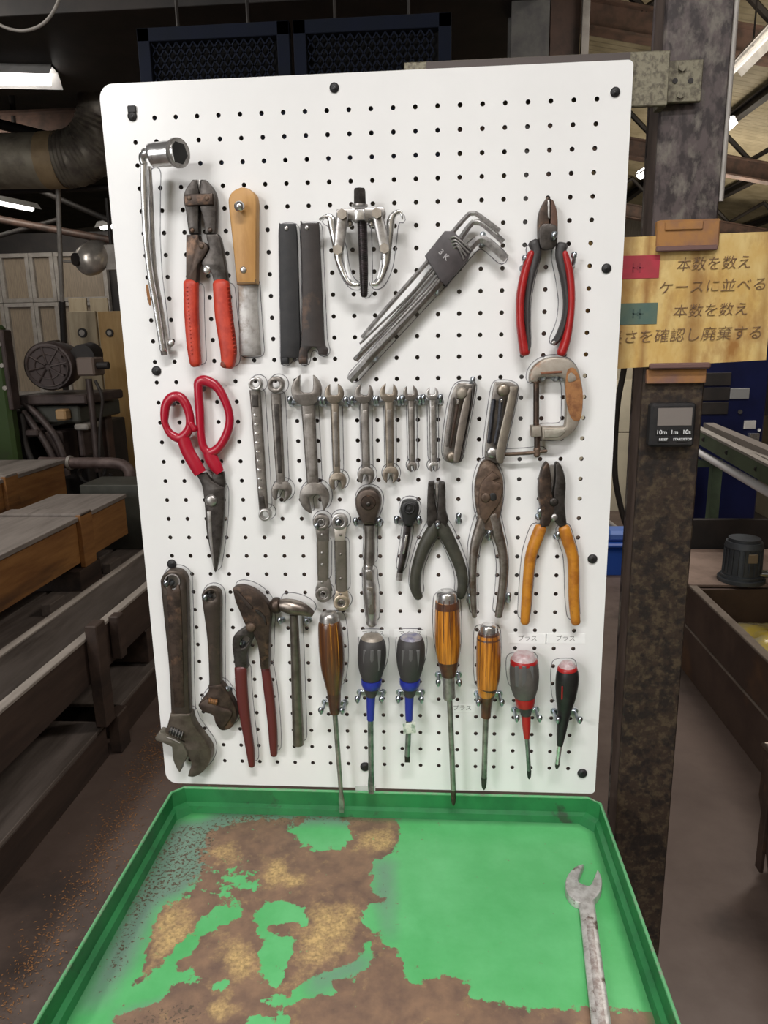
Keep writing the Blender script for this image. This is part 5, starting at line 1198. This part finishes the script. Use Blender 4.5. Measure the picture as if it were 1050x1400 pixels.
plate('handle', [zG((363, 260), (364, 220), (385, 195), (415, 186), (450, 196), (470, 225), (472, 300), (470, 500), (473, 745, 1), (480, 775, 1), (398, 775, 1), (404, 740), (394, 500)), circ(*zG((414, 234))[0], 6.2, 14)], .006, .016, ADJ, r, bev=.0025, ol=True)
plate('fixed_jaw', [zG((400, 755, 1), (398, 790), (345, 862), (352, 888, 1), (395, 880), (430, 920, 1), (442, 975), (480, 1015), (540, 995), (566, 925), (545, 850), (500, 775), (474, 745, 1))], .005, .0175, BR, r, bev=.002, ol=True)
plate('movable_jaw', [zG((346, 866), (390, 830, 1), (470, 880, 1), (540, 910), (500, 985), (470, 990), (425, 925), (370, 905))], .0165, .0205, mat('jaw_brown', (.10, .07, .055), .7, .45, (.06, .043, .035), 60), r, bev=.001)
bs('knurled_screw', zG.w([(405, 838, .019, 34), (455, 850, .019, 34)]), mat('rusty_knurl', (.20, .095, .03), .4, .6, (.10, .045, .02), 200), r, n=10, cap='f')
for k in range(4): bs('screw_thread', zG.w([(412 + 12 * k, 824 + 3 * k, .020, 4), (410 + 12 * k, 842 + 3 * k, .0235, 4), (408 + 12 * k, 858 + 3 * k, .020, 4)]), RST, r, n=5, sub=2)
hook(287, 815, 'hook through the hanging hole of the small adjustable wrench', ln=17, up=4)

# ---- water pump pliers
r = tool('water_pump_pliers', 'brown water pump pliers with maroon dipped handles', 'pliers', 345, 900, .014)
plate('upper_jaw', [zQ((60, 125, 1), (100, 100), (180, 100), (290, 140), (380, 205), (450, 290), (485, 400), (470, 600, 1), (462, 1010, 1), (370, 1010, 1), (340, 760), (280, 600), (230, 560), (190, 500), (150, 400), (95, 270))], .010, .0215, BR, r, bev=.002, ol=True)
plate('lower_jaw', [zG((600, 425, 1), (650, 400), (668, 460), (640, 530), (625, 580), (628, 655, 1), (556, 655, 1), (548, 590), (540, 520), (550, 465)), zG((585, 510), (610, 470), (640, 480), (615, 525), (592, 535))], .006, .0155, DK, r, bev=.0015)
plate('jaw_edge', [zQ((70, 135, 1), (130, 160), (280, 320, 1), (290, 350, 1), (240, 330), (150, 230))], .0212, .0228, mat('dark_teeth', (.06, .045, .038), .6, .5), r, bev=.0004)
dome('pivot_bolt', *zQ((265, 545))[0], .0215, 7, RU, r, hh=.5)
plate('jaw_rib', [zQ((310, 355, 1), (350, 360), (420, 430), (440, 520, 1), (425, 520, 1), (390, 440), (330, 390))], .0212, .0230, DK, r, bev=.0005)
bs('dipped_handle', zG.w([(590, 650, .013, 72, 9), (598, 800, .013, 70, 10), (622, 980, .013, 58, 10), (645, 1120, .013, 50, 10), (655, 1212, .013, 38, 9)]), RDK, r, n=14, ex=2.5, ol=True)
bs('dipped_handle', zG.w([(733, 648, .013, 52, 9), (752, 780, .013, 58, 10), (772, 960, .013, 54, 10), (780, 1080, .013, 50, 10), (783, 1150, .013, 40, 9)]), RDK, r, n=14, ex=2.5, ol=True)
hook(332, 879, 'hook in the slot of the water pump pliers', ln=9, up=4); hook(314, 942, 'small hook between adjustable wrench and water pump pliers', ln=9, up=4)

# ---- hammer
r = tool('hammer', 'small all-steel hammer with a straight round handle', 'hammer', 402, 920, .016)
HM = mat('hammer_steel', (.30, .26, .225), .9, .36, (.17, .14, .12), 60, bump=.15)
bs('handle', zG.w([(898, 340, .018, 50), (905, 500, .017, 54), (915, 800, .015, 60), (922, 1000, .013, 64), (925, 1092, .012, 62)]), mat('hammer_handle', (.20, .175, .145), .8, .42, (.13, .11, .09), 60), r, n=16, cap='f', ol=True)
bs('striking_face', zQ.w([(508, 300, .019, 120), (520, 300, .019, 172), (575, 304, .019, 176), (596, 304, .019, 130)]), BR, r, n=20)
bs('head', zQ.w([(590, 298, .019, 128), (650, 305, .019, 158), (740, 325, .019, 176, 21), (830, 345, .019, 150, 18), (905, 378, .019, 110, 12), (940, 395, .019, 84, 7)]), HM, r, n=20, ol=True)
hook(386, 847, 'left hook under the hammer head', ln=14, up=4); hook(422, 847, 'right hook under the hammer head', ln=14, up=4)

# ---- screwdrivers
def driver(z, label, handle, bits, group, h=.026):
    x, y = z((handle[0][1][0][0], handle[0][1][0][1]))[0]
    r = tool('screwdriver', label, 'screwdriver', x, y + 60, h, group)
    for nm, rows, m, kw in handle:
        bs(nm, z.w([(a, b, h, c) for a, b, c in rows]), m, r, **{**dict(n=20, cap='f'), **kw})
    for nm, rows, m, kw in bits:
        bs(nm, z.w([(p[0], p[1], h, *p[2:]) for p in rows]), m, r, **{**dict(n=12, cap='f'), **kw})
    return r


SH = mat('screwdriver_shank', (.38, .37, .34), .8, .35, (.2, .2, .18), 60)
SHG = mat('tray_tinted_shank', (.30, .33, .31), .8, .32, (.14, .17, .155), 60)  # steel with the tray's green reflection put into its colour
GW = 'wood-handled screwdrivers'; GP = 'plastic-handled screwdrivers'


def flutes(z, r, rows, h, offs, m=SWE):  # grooves of a carved handle, shown as slim dark lands
    for o in offs:
        bs('handle_groove', z.w([(x + o * w_ / 2, y, h + math.sqrt(max(0, 1 - o * o)) * w_ / 2 / z.k * .93 / FPX - .0004, 5, .9) for x, y, w_ in rows]), m, r, n=6)


rows = [(176, 205, 108), (178, 230, 136), (184, 300, 150), (190, 400, 152), (196, 500, 140), (200, 570, 112), (204, 640, 84)]
r = driver(zH, 'dark wooden-handled screwdriver with a long thin blade, leftmost screwdriver', [('handle', rows, SWD, dict(ol=True)),
    ('metal_cap', [(172, 160, 70), (173, 168, 92), (174, 182, 110), (176, 212, 120)], SA, dict(cap='f')), ('handle_neck', [(204, 640, 84), (207, 700, 74), (209, 765, 60)], SWE, {})],
    [('shank', [(209, 760, 32), (228, 1000, 30), (246, 1240, 26)], SH, {}), ('blade_tip', [(246, 1240, 26, 5), (249, 1300, 34, 3), (250, 1362, 26, 1)], SH, dict(ex=3))], GW)
flutes(zH, r, rows[1:6], .026, (-.6, 0, .55), mat('amber_streak', (.38, .17, .02), 0, .35))
for (hx, lab_, rw, x0, lo_) in ((432, 'screwdriver with black and blue handle and a long blade', [(432, 318, 134), (432, 345, 158), (432, 390, 170), (430, 450, 168), (428, 510, 148), (428, 560, 114)], 427, 1250),
                              (665, 'short screwdriver with black and blue handle and a tape tag on its blade', [(664, 316, 140), (664, 345, 162), (664, 390, 172), (662, 450, 168), (660, 510, 144), (658, 560, 112)], 643, 1060)):
    d = 0 if hx == 432 else 1; bx = 428 if not d else 658
    r = driver(zH, lab_, [('grip', rw, GRY, dict(ol=True)), ('blue_band', [(bx, 562, 124), (bx, 590, 122), (bx, 612, 104)], BLU, dict(cap='f')), ('collar', [(bx, 612, 104), (bx - 2, 632, 80), (bx - 3, 662, 62)], GRY, {}),
        ('end_cap', [(hx, 298, 84), (hx, 304, 112), (hx, 320, 136)], mat('dusty_blue_cap', (.10, .10, .2), 0, .4, (.3, .28, .28), 90) if d else GM, dict(cap='f')), ('stem', [(bx - 3, 655, 56), (bx - 5, 740, 50), (bx - 5, 806, 44)], BLU, {})],
        [('shank', [(bx - 5, 800, 36), (x0, lo_ - 110 if not d else lo_ - 40, 34)], SHG, {}), ('blade_tip', [(x0, lo_ - 112 if not d else lo_ - 42, 34, 6), (x0, lo_ - 60 if not d else lo_ - 20, 40 if not d else 32, 4), (x0, lo_, 32, 1.2)], DK if d else SHG, dict(ex=3))], GP)
    for o in (-.5, 0, .5):
        bs('grip_pad', zH.w([(x + o * w_ / 2, y, .026 + math.sqrt(1 - o * o) * w_ / 2 / 4.376 * .93 / FPX, 22, 1.2) for x, y, w_ in rw[2:5]]), mat('pad_grey', (.10, .095, .095), 0, .35), r, n=8)
    if d: tag(plate('tape_tag', [zH((615, 830, 1), (690, 818, 1), (695, 885, 1), (620, 890, 1))], .0305, .0312, mat('cellophane', (.62, .64, .55), 0, .3, (.25, .32, .25), 90, lo=.5, hi=.6), r, bev=.0001), None, None) if False else plate('tape_tag', [zH((615, 830, 1), (690, 818, 1), (695, 885, 1), (620, 890, 1))], .0305, .0312, mat('cellophane', (.62, .64, .55), 0, .3, (.25, .32, .25), 90, lo=.5, hi=.6), r, bev=.0001)
rows = [(86, 128, 128), (86, 200, 138), (88, 300, 144), (90, 380, 138), (92, 450, 118), (94, 540, 76)]
r = driver(zI, 'largest amber wooden-handled screwdriver with a long shank reaching the tray', [('handle', rows, SW, dict(ol=True)), ('handle_top', [(85, 128, 130), (86, 165, 136)], SWE, {}), ('metal_cap', [(84, 70, 84), (84, 78, 104), (84, 92, 114), (85, 130, 120)], CH, dict(cap='f')), ('handle_shoulder', [(92, 455, 118), (94, 500, 98), (95, 540, 78)], SWE, {}),
    ('ferrule', [(95, 538, 66), (96, 600, 68), (98, 655, 70), (99, 664, 62)], SA, {})], [('shank', [(99, 660, 32), (110, 900, 32), (120, 1170, 30)], SH, {}), ('blade_tip', [(120, 1170, 30), (121, 1235, 24), (121, 1256, 9)], BR, {})], GW, .028)
flutes(zI, r, rows[:5], .028, (-.75, -.3, .2, .65))
rows = [(315, 310, 122), (315, 360, 134), (315, 450, 136), (312, 540, 130), (306, 610, 110), (303, 650, 86)]
r = driver(zI, 'amber wooden-handled screwdriver right of the largest one', [('handle', rows, SW, dict(ol=True)), ('handle_top', [(315, 300, 112), (315, 335, 132)], SWE, {}), ('metal_cap', [(314, 254, 66), (314, 262, 84), (314, 274, 92), (314, 302, 96)], CH, dict(cap='f')), ('handle_neck', [(308, 600, 116), (304, 650, 86), (302, 700, 62), (300, 768, 54)], SWE, {})],
    [('shank', [(300, 762, 34), (294, 950, 32), (290, 1105, 32)], SH, {}), ('cross_tip', [(290, 1100, 34), (289, 1150, 26), (289, 1170, 8)], DK, {})], GW)
flutes(zI, r, rows[:5], .026, (-.7, -.2, .3, .7))
rw = [(510, 466, 148), (511, 490, 156), (512, 540, 160), (512, 600, 150), (514, 652, 118)]
r = driver(zI, 'screwdriver with grey grip and bright red collar and stem', [('grip', rw, mat('warm_grey_grip', (.10, .088, .08), 0, .5, (.075, .066, .06), 60), dict(ol=True)), ('red_rim', [(509, 446, 140), (509, 456, 148), (510, 468, 150)], RD2, dict(cap='f')), ('end_cap', [(509, 412, 70), (509, 420, 108), (509, 447, 138)], mat('pale_cap', (.50, .42, .42), 0, .35, (.4, .25, .25), 90), dict(cap='f')),
    ('red_band', [(515, 655, 112), (516, 680, 108), (518, 706, 96)], RD2, {}), ('collar', [(518, 704, 92), (520, 730, 70), (521, 756, 56)], GRY, {}), ('stem', [(521, 750, 52), (524, 820, 46), (526, 885, 32)], RD2, {})],
    [('shank', [(526, 880, 26), (534, 1000, 24), (538, 1066, 24)], SHG, {}), ('cross_tip', [(538, 1062, 26), (539, 1095, 20), (539, 1110, 8)], BK, {})], GP)
for o in (-.5, 0, .5):
    bs('grip_pad', zI.w([(x + o * w_ / 2, y, .026 + math.sqrt(1 - o * o) * w_ / 2 / 4.038 * .93 / FPX, 24, 1.2) for x, y, w_ in rw[1:4]]), mat('pad_grey', (.10, .095, .095), 0, .35), r, n=8)
rw = [(750, 500, 108), (750, 540, 124), (746, 600, 122), (740, 670, 104), (734, 730, 76)]
r = driver(zI, 'small screwdriver with slim black handle and red top, rightmost screwdriver', [('grip', rw, BK, dict(ol=True)), ('red_rim', [(750, 488, 96), (750, 498, 108), (750, 512, 112)], RD2, dict(cap='f')), ('end_cap', [(750, 462, 46), (750, 470, 72), (750, 489, 94)], mat('pale_cap', (.50, .42, .42), 0, .35, (.4, .25, .25), 90), dict(cap='f')), ('neck', [(734, 728, 78), (724, 800, 60), (716, 860, 50), (708, 925, 32)], BK, {})],
    [('shank', [(708, 920, 30), (700, 980, 28), (694, 1030, 26)], CH, {}), ('cross_tip', [(695, 1026, 28), (692, 1045, 20), (691, 1054, 10)], DK, {})], GP)
for o in (-.4, .35): bs('red_inlay', zI.w([(x + o * w_ / 2, y, .026 + math.sqrt(1 - o * o) * w_ / 2 / 4.038 * .93 / FPX, 9, 1.) for x, y, w_ in [rw[2], rw[3]]]), RD2, r, n=6)
for x1, x2, y, s, l in ((444, 472, 960, 'dark wooden screwdriver, left of the blue ones', 32), (492, 524, 946, 'long blue-black screwdriver', 30), (546, 577, 946, 'short blue-black screwdriver', 30), (599, 627, 922, 'largest amber screwdriver', 34),
                        (652, 683, 948, 'smaller amber screwdriver', 34), (703, 733, 970, 'red-collared grey screwdriver', 32), (757, 786, 972, 'slim black screwdriver', 32)):
    hook(x1, y, 'double hook carrying the ' + s, x2=x2, ln=l, up=5)

# ---- labels stuck on the board
INKT = mat('label_ink', (.22, .21, .2), 0, .6); TAPE = mat('label_tape', (.86, .855, .84), 0, .3)
for x, y, s, wpx, hp, tp_ in ((721, 873, 'プラス', 52, 16, 1), (773, 873, 'プラス', 54, 16, 1), (510, 866, 'マイナス', 44, 12, 1), (561, 866, 'マイナス', 44, 12, 1), (632, 968, 'プラス', 34, 13, 1), (500, 1087, '', 27, 9, 0), (238, 620, '', 0, 0, 0)):
    if not wpx: continue
    q = W(x, y, 0); a = W(x - wpx / 2, y, 0); b = W(x + wpx / 2, y, 0)
    if tp_:
        o = box('name_label', a[0], b[0], -.0004, -.00005, q[2] - hp * .00042, q[2] + hp * .00042, TAPE, board, bev=0)
        c = text('lettering', s, (q[0], -.00055, q[2]), .0085 if s != 'マイナス' else .0075, INKT, board, ext=.00005); c.parent = o
    else:
        box('clear_tape', a[0], b[0], -.0012, -.0006, Z0 - .008, Z0 + .004, mat('clear_tape', (.55, .56, .54), 0, .2), board, bev=0)
for x, y, wd, hh_ in ((212, 345, 90, 150), (470, 330, 0, 0), (300, 700, 0, 0), (405, 935, 40, 170), (490, 955, 130, 70)):
    if wd and False: pass

# ---- drawn outlines around the tools
MOL = mat('outline_ink', (.10, .095, .11), 0, .5, (.34, .33, .34), 60, lo=.45, hi=.6)
olm = []
for l in OUTL:
    l = [np.array(p) for p in l]
    # resample evenly, then grow a little
    seg = [np.linalg.norm(l[(i + 1) % len(l)] - l[i]) for i in range(len(l))]; tot = sum(seg); n = max(24, int(tot / .004)); out = []; acc = 0; i = 0
    for k in range(n):
        t = tot * k / n
        while acc + seg[i] < t and i < len(l) - 1: acc += seg[i]; i += 1
        f = (t - acc) / max(seg[i], 1e-9); out.append(l[i] * (1 - f) + l[(i + 1) % len(l)] * f)
    for _ in range(2): out = [(out[i - 1] + out[i] * 2 + out[(i + 1) % n]) / 4 for i in range(n)]
    A_ = inset(out, -.0020); B_ = inset(out, -.0029); vs = [(p[0], -.0003, p[1]) for p in A_] + [(p[0], -.0003, p[1]) for p in B_]
    mesh_obj('drawn_outline', vs, [(i, (i + 1) % n, n + (i + 1) % n, n + i) for i in range(n)], MOL, board, smooth=False)

# ------------------------------------------------------------------ green tray cart
ZR = .855; ZF = .822; TX0, TX1, TY0, TY1 = -.289, .306, -.50, -.001; CH_ = .014


def tray_px(x, y): p = PX(x, y, 'Z', ZF); return p[0], p[1]


def tz(*p): return [(180 + a / 2.625, 1080 + b / 2.625) for a, b in p]


RUSTP = tz((290, 140), (390, 105), (600, 92), (800, 84), (900, 72), (956, 82), (956, 200), (940, 230), (880, 242), (855, 290), (850, 345), (880, 360), (915, 385), (905, 420), (870, 400), (838, 420), (830, 480), (850, 520), (885, 500), (890, 560), (940, 556), (970, 600), (975, 650), (1000, 690), (1036, 705), (1100, 665), (1180, 672), (1238, 755), (1365, 772), (1760, 785), (2030, 830), (2030, 1100), (-80, 1100), (-60, 830), (-20, 740), (20, 690), (60, 560), (105, 430), (190, 385), (235, 350), (250, 240))
YEL = [tz((110, 430), (200, 385), (235, 440), (210, 510), (120, 630), (15, 720), (55, 600)), tz((300, 560), (430, 550), (440, 640), (385, 700), (360, 780), (260, 900), (330, 640)), tz((650, 420), (800, 395), (825, 480), (750, 600), (640, 640), (560, 900), (500, 900), (590, 640), (615, 520)),
       tz((480, 250), (560, 260), (640, 345), (480, 355)), tz((795, 150), (950, 150), (940, 225), (820, 215)), tz((305, 200), (385, 180), (372, 255), (305, 255))]
GRI = [tz((445, 440), (480, 405), (540, 392), (610, 405), (642, 440), (636, 485), (608, 500), (592, 462), (552, 478), (540, 496), (470, 490), (480, 522), (560, 522), (600, 515), (572, 560), (560, 620), (540, 690), (490, 705), (450, 660), (460, 590), (480, 560), (460, 525), (440, 480)),
       tz((570, 130), (620, 105), (720, 95), (790, 120), (795, 170), (750, 208), (660, 215), (590, 190)), tz((610, 695), (700, 655), (800, 620), (820, 580), (852, 530), (860, 620), (800, 665), (720, 700), (765, 735), (680, 745), (600, 765), (540, 775), (450, 760), (480, 740), (560, 735)),
       tz((300, 420), (395, 408), (402, 450), (300, 500), (252, 522), (242, 580), (200, 600), (155, 650), (240, 655), (236, 700), (140, 708), (130, 755), (-40, 800), (-10, 740), (90, 645), (150, 580), (222, 500)),
       tz((352, 262), (400, 255), (398, 310), (450, 328), (452, 370), (400, 362), (342, 342), (345, 380), (388, 386), (328, 392), (316, 340)), tz((290, 690), (340, 660), (350, 700), (300, 730)), tz((400, 810), (560, 800), (600, 860), (420, 860))]
FAD = [tz((120, 120), (330, 90), (330, 200), (240, 340), (100, 420), (30, 560), (-120, 800), (-200, 800), (-20, 400)), tz((-40, 790), (130, 760), (300, 700), (300, 900), (-100, 900)), tz((860, 250), (950, 240), (945, 540), (900, 540)), tz((300, 60), (950, 50), (950, 130), (300, 130)), tz((610, 690), (860, 560), (860, 640), (640, 760))]


def inside(pt, poly):
    x, y = pt; c = False; j = len(poly) - 1
    for i in range(len(poly)):
        xi_, yi = poly[i]; xj, yj = poly[j]
        if (yi > y) != (yj > y) and x < (xj - xi_) * (y - yi) / (yj - yi) + xi_: c = not c
        j = i
    return c


cart = thing('tool_cart', 'green steel tool cart with a worn rusty top tray under the pegboard', 'cart', ((TX0 + TX1) / 2, -.25, 0))


def build_tray():
    nx, ny = 200, 168; vs = []; fs = []; at = []
    x0, x1, y0, y1 = TX0 + .004, TX1 - .004, TY0 + .004, TY1 - .004
    P2 = [[tray_px(*p) for p in q] for q in [RUSTP] + YEL + GRI + FAD]
    nY, nG = len(YEL), len(GRI)
    for j in range(ny + 1):
        for i in range(nx + 1):
            x = x0 + (x1 - x0) * i / nx; y = y0 + (y1 - y0) * j / ny
            k = .011; nz1 = sum(noise.noise(V((x * f, y * f, f))) * k * a_ for f, a_ in ((18, 1.), (50, .8), (120, .5))); nz2 = sum(noise.noise(V((x * f, y * f, f + 9))) * k * a_ for f, a_ in ((18, 1.), (50, .8), (120, .5)))
            nz1 *= .55; nz2 *= .55
            if x > .02 and y > -.1: nz1 *= .3
            p = (x + nz1, y + nz2)
            g = any(inside(p, q) for q in P2[1 + nY:1 + nY + nG]); rr_ = inside(p, P2[0]) and not g
            yy = any(inside(p, q) for q in P2[1:1 + nY]) and not g; ff = any(inside(p, q) for q in P2[1 + nY + nG:])
            e = min(x - x0, x1 - x, y1 - y)  # darker green band along the walls
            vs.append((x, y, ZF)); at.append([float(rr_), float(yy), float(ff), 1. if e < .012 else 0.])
    for j in range(ny):
        for i in range(nx):
            a = j * (nx + 1) + i; fs.append((a, a + 1, a + nx + 2, a + nx + 1))
    A = np.array(at).reshape(ny + 1, nx + 1, 4)
    def blur(B, n):
        for _ in range(n):
            Q = np.pad(B, 1, mode='edge'); B = (Q[:-2, 1:-1] + Q[2:, 1:-1] + Q[1:-1, :-2] + Q[1:-1, 2:] + 2 * B) / 6
        return B
    W0 = blur(A[..., 0], 60); B0 = blur(A[..., 0], 6); xs = np.linspace(0, 1, nx + 1)[None, :]; ys = np.linspace(0, 1, ny + 1)[:, None]; sft = np.clip((.42 - xs) / .2, 0, 1) * np.clip((ys - .55) / .2, 0, 1)
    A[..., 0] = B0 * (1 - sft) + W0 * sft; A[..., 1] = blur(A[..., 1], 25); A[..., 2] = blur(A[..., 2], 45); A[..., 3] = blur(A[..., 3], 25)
    m = bpy.data.materials.new('worn_green_tray'); m.use_nodes = True; nt = m.node_tree; N = nt.nodes; L = nt.links; b = N['Principled BSDF']
    at_ = N.new('ShaderNodeAttribute'); at_.attribute_name = 'wear'; sp = N.new('ShaderNodeSeparateColor'); L.new(at_.outputs['Color'], sp.inputs[0]); tc = N.new('ShaderNodeTexCoord')
    def nzz(s, d=7, off=0):
        n = N.new('ShaderNodeTexNoise'); n.inputs['Scale'].default_value = s; n.inputs['Detail'].default_value = d; n.inputs['Roughness'].default_value = .65
        mp = N.new('ShaderNodeMapping'); mp.inputs['Location'].default_value = (off, off, 0); L.new(tc.outputs['Object'], mp.inputs[0]); L.new(mp.outputs[0], n.inputs[0]); return n.outputs['Fac']
    def fac(chan, ns, amp, lo, hi):
        q = N.new('ShaderNodeMath'); q.operation = 'MULTIPLY_ADD'; L.new(ns, q.inputs[0]); q.inputs[1].default_value = amp; L.new(chan, q.inputs[2])
        r_ = N.new('ShaderNodeMapRange'); L.new(q.outputs[0], r_.inputs[0]); r_.inputs[1].default_value = lo; r_.inputs[2].default_value = hi; return r_.outputs[0]
    def mixc(f, a, b_):
        x = N.new('ShaderNodeMix'); x.data_type = 'RGBA'; L.new(f, x.inputs[0])
        for s, v in ((6, a), (7, b_)):
            if isinstance(v, tuple): x.inputs[s].default_value = (*v, 1)
            else: L.new(v, x.inputs[s])
        return x.outputs[2]
    green = mixc(fac(sp.outputs['Blue'], nzz(9), .0, .0, 1), (.025, .305, .065), (.022, .28, .06))
    v = N.new('ShaderNodeMapRange'); L.new(nzz(14, 5), v.inputs[0]); v.inputs[1].default_value = .35; v.inputs[2].default_value = .7
    green = mixc(v.outputs[0], (.082, .40, .125), (.125, .49, .18))
    green = mixc(fac(sp.outputs['Blue'], nzz(30, 6, 4), .5, .45, 1.15), green, (.15, .25, .185))
    brown = mixc(fac(nzz(40, 8), nzz(12, 4, 9), .5, .55, .95), (.265, .160, .098), (.13, .08, .06))
    yel = mixc(fac(nzz(260, 5, 2), nzz(90, 4, 2), .0, .40, .66), (.56, .38, .16), (.27, .185, .085))
    brown = mixc(fac(sp.outputs['Green'], nzz(60, 8, 5), 2.6, 1.5, 2.4), brown, yel)
    col_ = mixc(fac(sp.outputs['Red'], nzz(85, 9, 1), 2.6, 1.72, 1.86), green, brown)
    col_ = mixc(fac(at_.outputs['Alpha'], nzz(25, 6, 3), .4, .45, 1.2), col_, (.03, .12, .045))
    col_ = mixc(fac(sp.outputs['Blue'], nzz(260, 3, 6), 2.6, 2.36, 2.5), col_, (.10, .07, .045))
    L.new(col_, b.inputs['Base Color']); rg = fac(sp.outputs['Red'], nzz(30), .3, .3, 1.2)
    rm = N.new('ShaderNodeMapRange'); L.new(rg, rm.inputs[0]); rm.inputs[3].default_value = .30; rm.inputs[4].default_value = .55; L.new(rm.outputs[0], b.inputs['Roughness'])
    bp = N.new('ShaderNodeBump'); bp.inputs['Strength'].default_value = .25; bp.inputs['Distance'].default_value = .001; L.new(col_, bp.inputs['Height']); L.new(bp.outputs[0], b.inputs['Normal'])
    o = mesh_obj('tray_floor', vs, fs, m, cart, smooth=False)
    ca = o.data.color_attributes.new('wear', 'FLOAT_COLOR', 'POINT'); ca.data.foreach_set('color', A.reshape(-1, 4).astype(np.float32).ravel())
    return o


build_tray()
MTG = mat('green_tray_paint', (.022, .19, .055), 0, .38, (.016, .13, .04), 18, lo=.4, hi=.65, bump=.1, col3=(.03, .06, .03), scale3=30, lo3=.6, hi3=.7)
MTE = mat('chipped_rim', (.12, .40, .17), .1, .45, (.22, .30, .2), 90, lo=.5, hi=.65)
def tray_wall():
    def loop(i, z, c):
        a, b, y0, y1 = TX0 + i, TX1 - i, TY0 + i, TY1 - i
        return [(a, y0 + c, z), (a, y1 - c, z), (a + c, y1, z), (b - c, y1, z), (b, y1 - c, z), (b, y0 + c, z), (b - c, y0, z), (a + c, y0, z)]
    L_ = [loop(0, ZF - .012, CH_), loop(0, ZR, CH_), loop(.0025, ZR, CH_), loop(.0035, ZF + .012, CH_), loop(.009, ZF + .009, CH_), loop(.012, ZF - .0015, CH_ * 1.3)]
    vs = [p for l in L_ for p in l]; fs = [(r * 8 + i, r * 8 + (i + 1) % 8, (r + 1) * 8 + (i + 1) % 8, (r + 1) * 8 + i) for r in range(5) for i in range(8)]
    mesh_obj('tray_wall', vs, fs, MTG, cart, smooth=False)
    l = loop(.00125, ZR, CH_); tube('rolled_rim', l, .0019, MTE, cart, straight=True, closed=True, n=8)
tray_wall()
box('tray_underside', TX0 + .005, TX1 - .005, TY0 + .005, TY1 - .005, ZF - .012, ZF - .004, MTG, cart, bev=0)
for x in (TX0 + .03, TX1 - .03):
    for y in (TY0 + .03, TY1 - .03):
        box('leg', x - .015, x + .015, y - .015, y + .015, .10, ZF - .0125, MTG, cart)
        w_ = cyl('caster_wheel', (x - .012, y, .045), (x + .012, y, .045), .045, BK, cart, n=24); box('caster_fork', x - .02, x + .02, y - .012, y + .012, .085, .10, ZN, cart)
box('lower_shelf', TX0 + .01, TX1 - .01, TY0 + .01, TY1 - .01, .25, .262, MTG, cart, bev=.002)
# wrench lying in the tray
def TW(x, y, h): return PX(x, y, 'Z', ZF + h)
r = thing('open_end_wrench', 'worn open-end wrench lying on the green paint of the tray', 'wrench', TW(812, 1290, 0))
lp = smooth_loop(open_end((798, 1209), 26, math.radians(-68), .40, 1.12)); LW = [TW(p[0], p[1], .009)[:2] for p in lp]
def flatplate(name, L2, z0, z1, m, par, bev=.0015):
    lay = [(z0, 0), (z1 - bev, 0), (z1 - bev * .3, bev * .35), (z1, bev)]; vs = []; k = len(L2)
    for z, d in lay: vs += [(p[0], p[1], z) for p in (inset(L2, d) if d else L2)]
    fs = [(q * k + i, q * k + (i + 1) % k, (q + 1) * k + (i + 1) % k, (q + 1) * k + i) for q in range(3) for i in range(k)]
    for b0 in (0, 3 * k): fs += [tuple(b0 + i for i in t) for t in tessellate_polygon([[V((*p, 0)) for p in L2]]) if len(set(t)) == 3]
    return mesh_obj(name, vs, fs, m, par)
WT = mat('pitted_wrench', (.62, .60, .58), .55, .5, (.42, .39, .37), 90, bump=.4, col3=(.16, .11, .09), scale3=60, lo3=.58)
flatplate('open_end', [np.array(p) for p in LW], ZF + .0005, ZF + .010, WT, r)
rows = []
for x, y, wd in ((800, 1222, 23), (805, 1260, 22), (812, 1320, 24), (822, 1400, 27), (830, 1460, 29)):
    q = TW(x, y, .006); rows.append([*q, wd / 2 * dep(q) / FPX, .0042])
sweep('shaft', rows, WT, r, n=14, ex=3, cap='f', N0=(0, 0, 1), sub=3)
rows = [[a, b, c + .0036, d * .42, .0012] for a, b, c, d, e in rows[1:]]
sweep('engraved_panel', rows, mat('brown_pitting', (.34, .28, .26), .6, .5, (.58, .55, .53), 160, bump=.4), r, n=8, ex=3, cap='f', N0=(0, 0, 1), sub=3)
q = TW(836, 1500, .0005)
flatplate('open_end', [np.array(TW(p[0], p[1], .009)[:2]) for p in smooth_loop(open_end((836, 1492), 34, math.radians(80), .40, 1.12))], ZF + .0005, ZF + .010, WT, r)
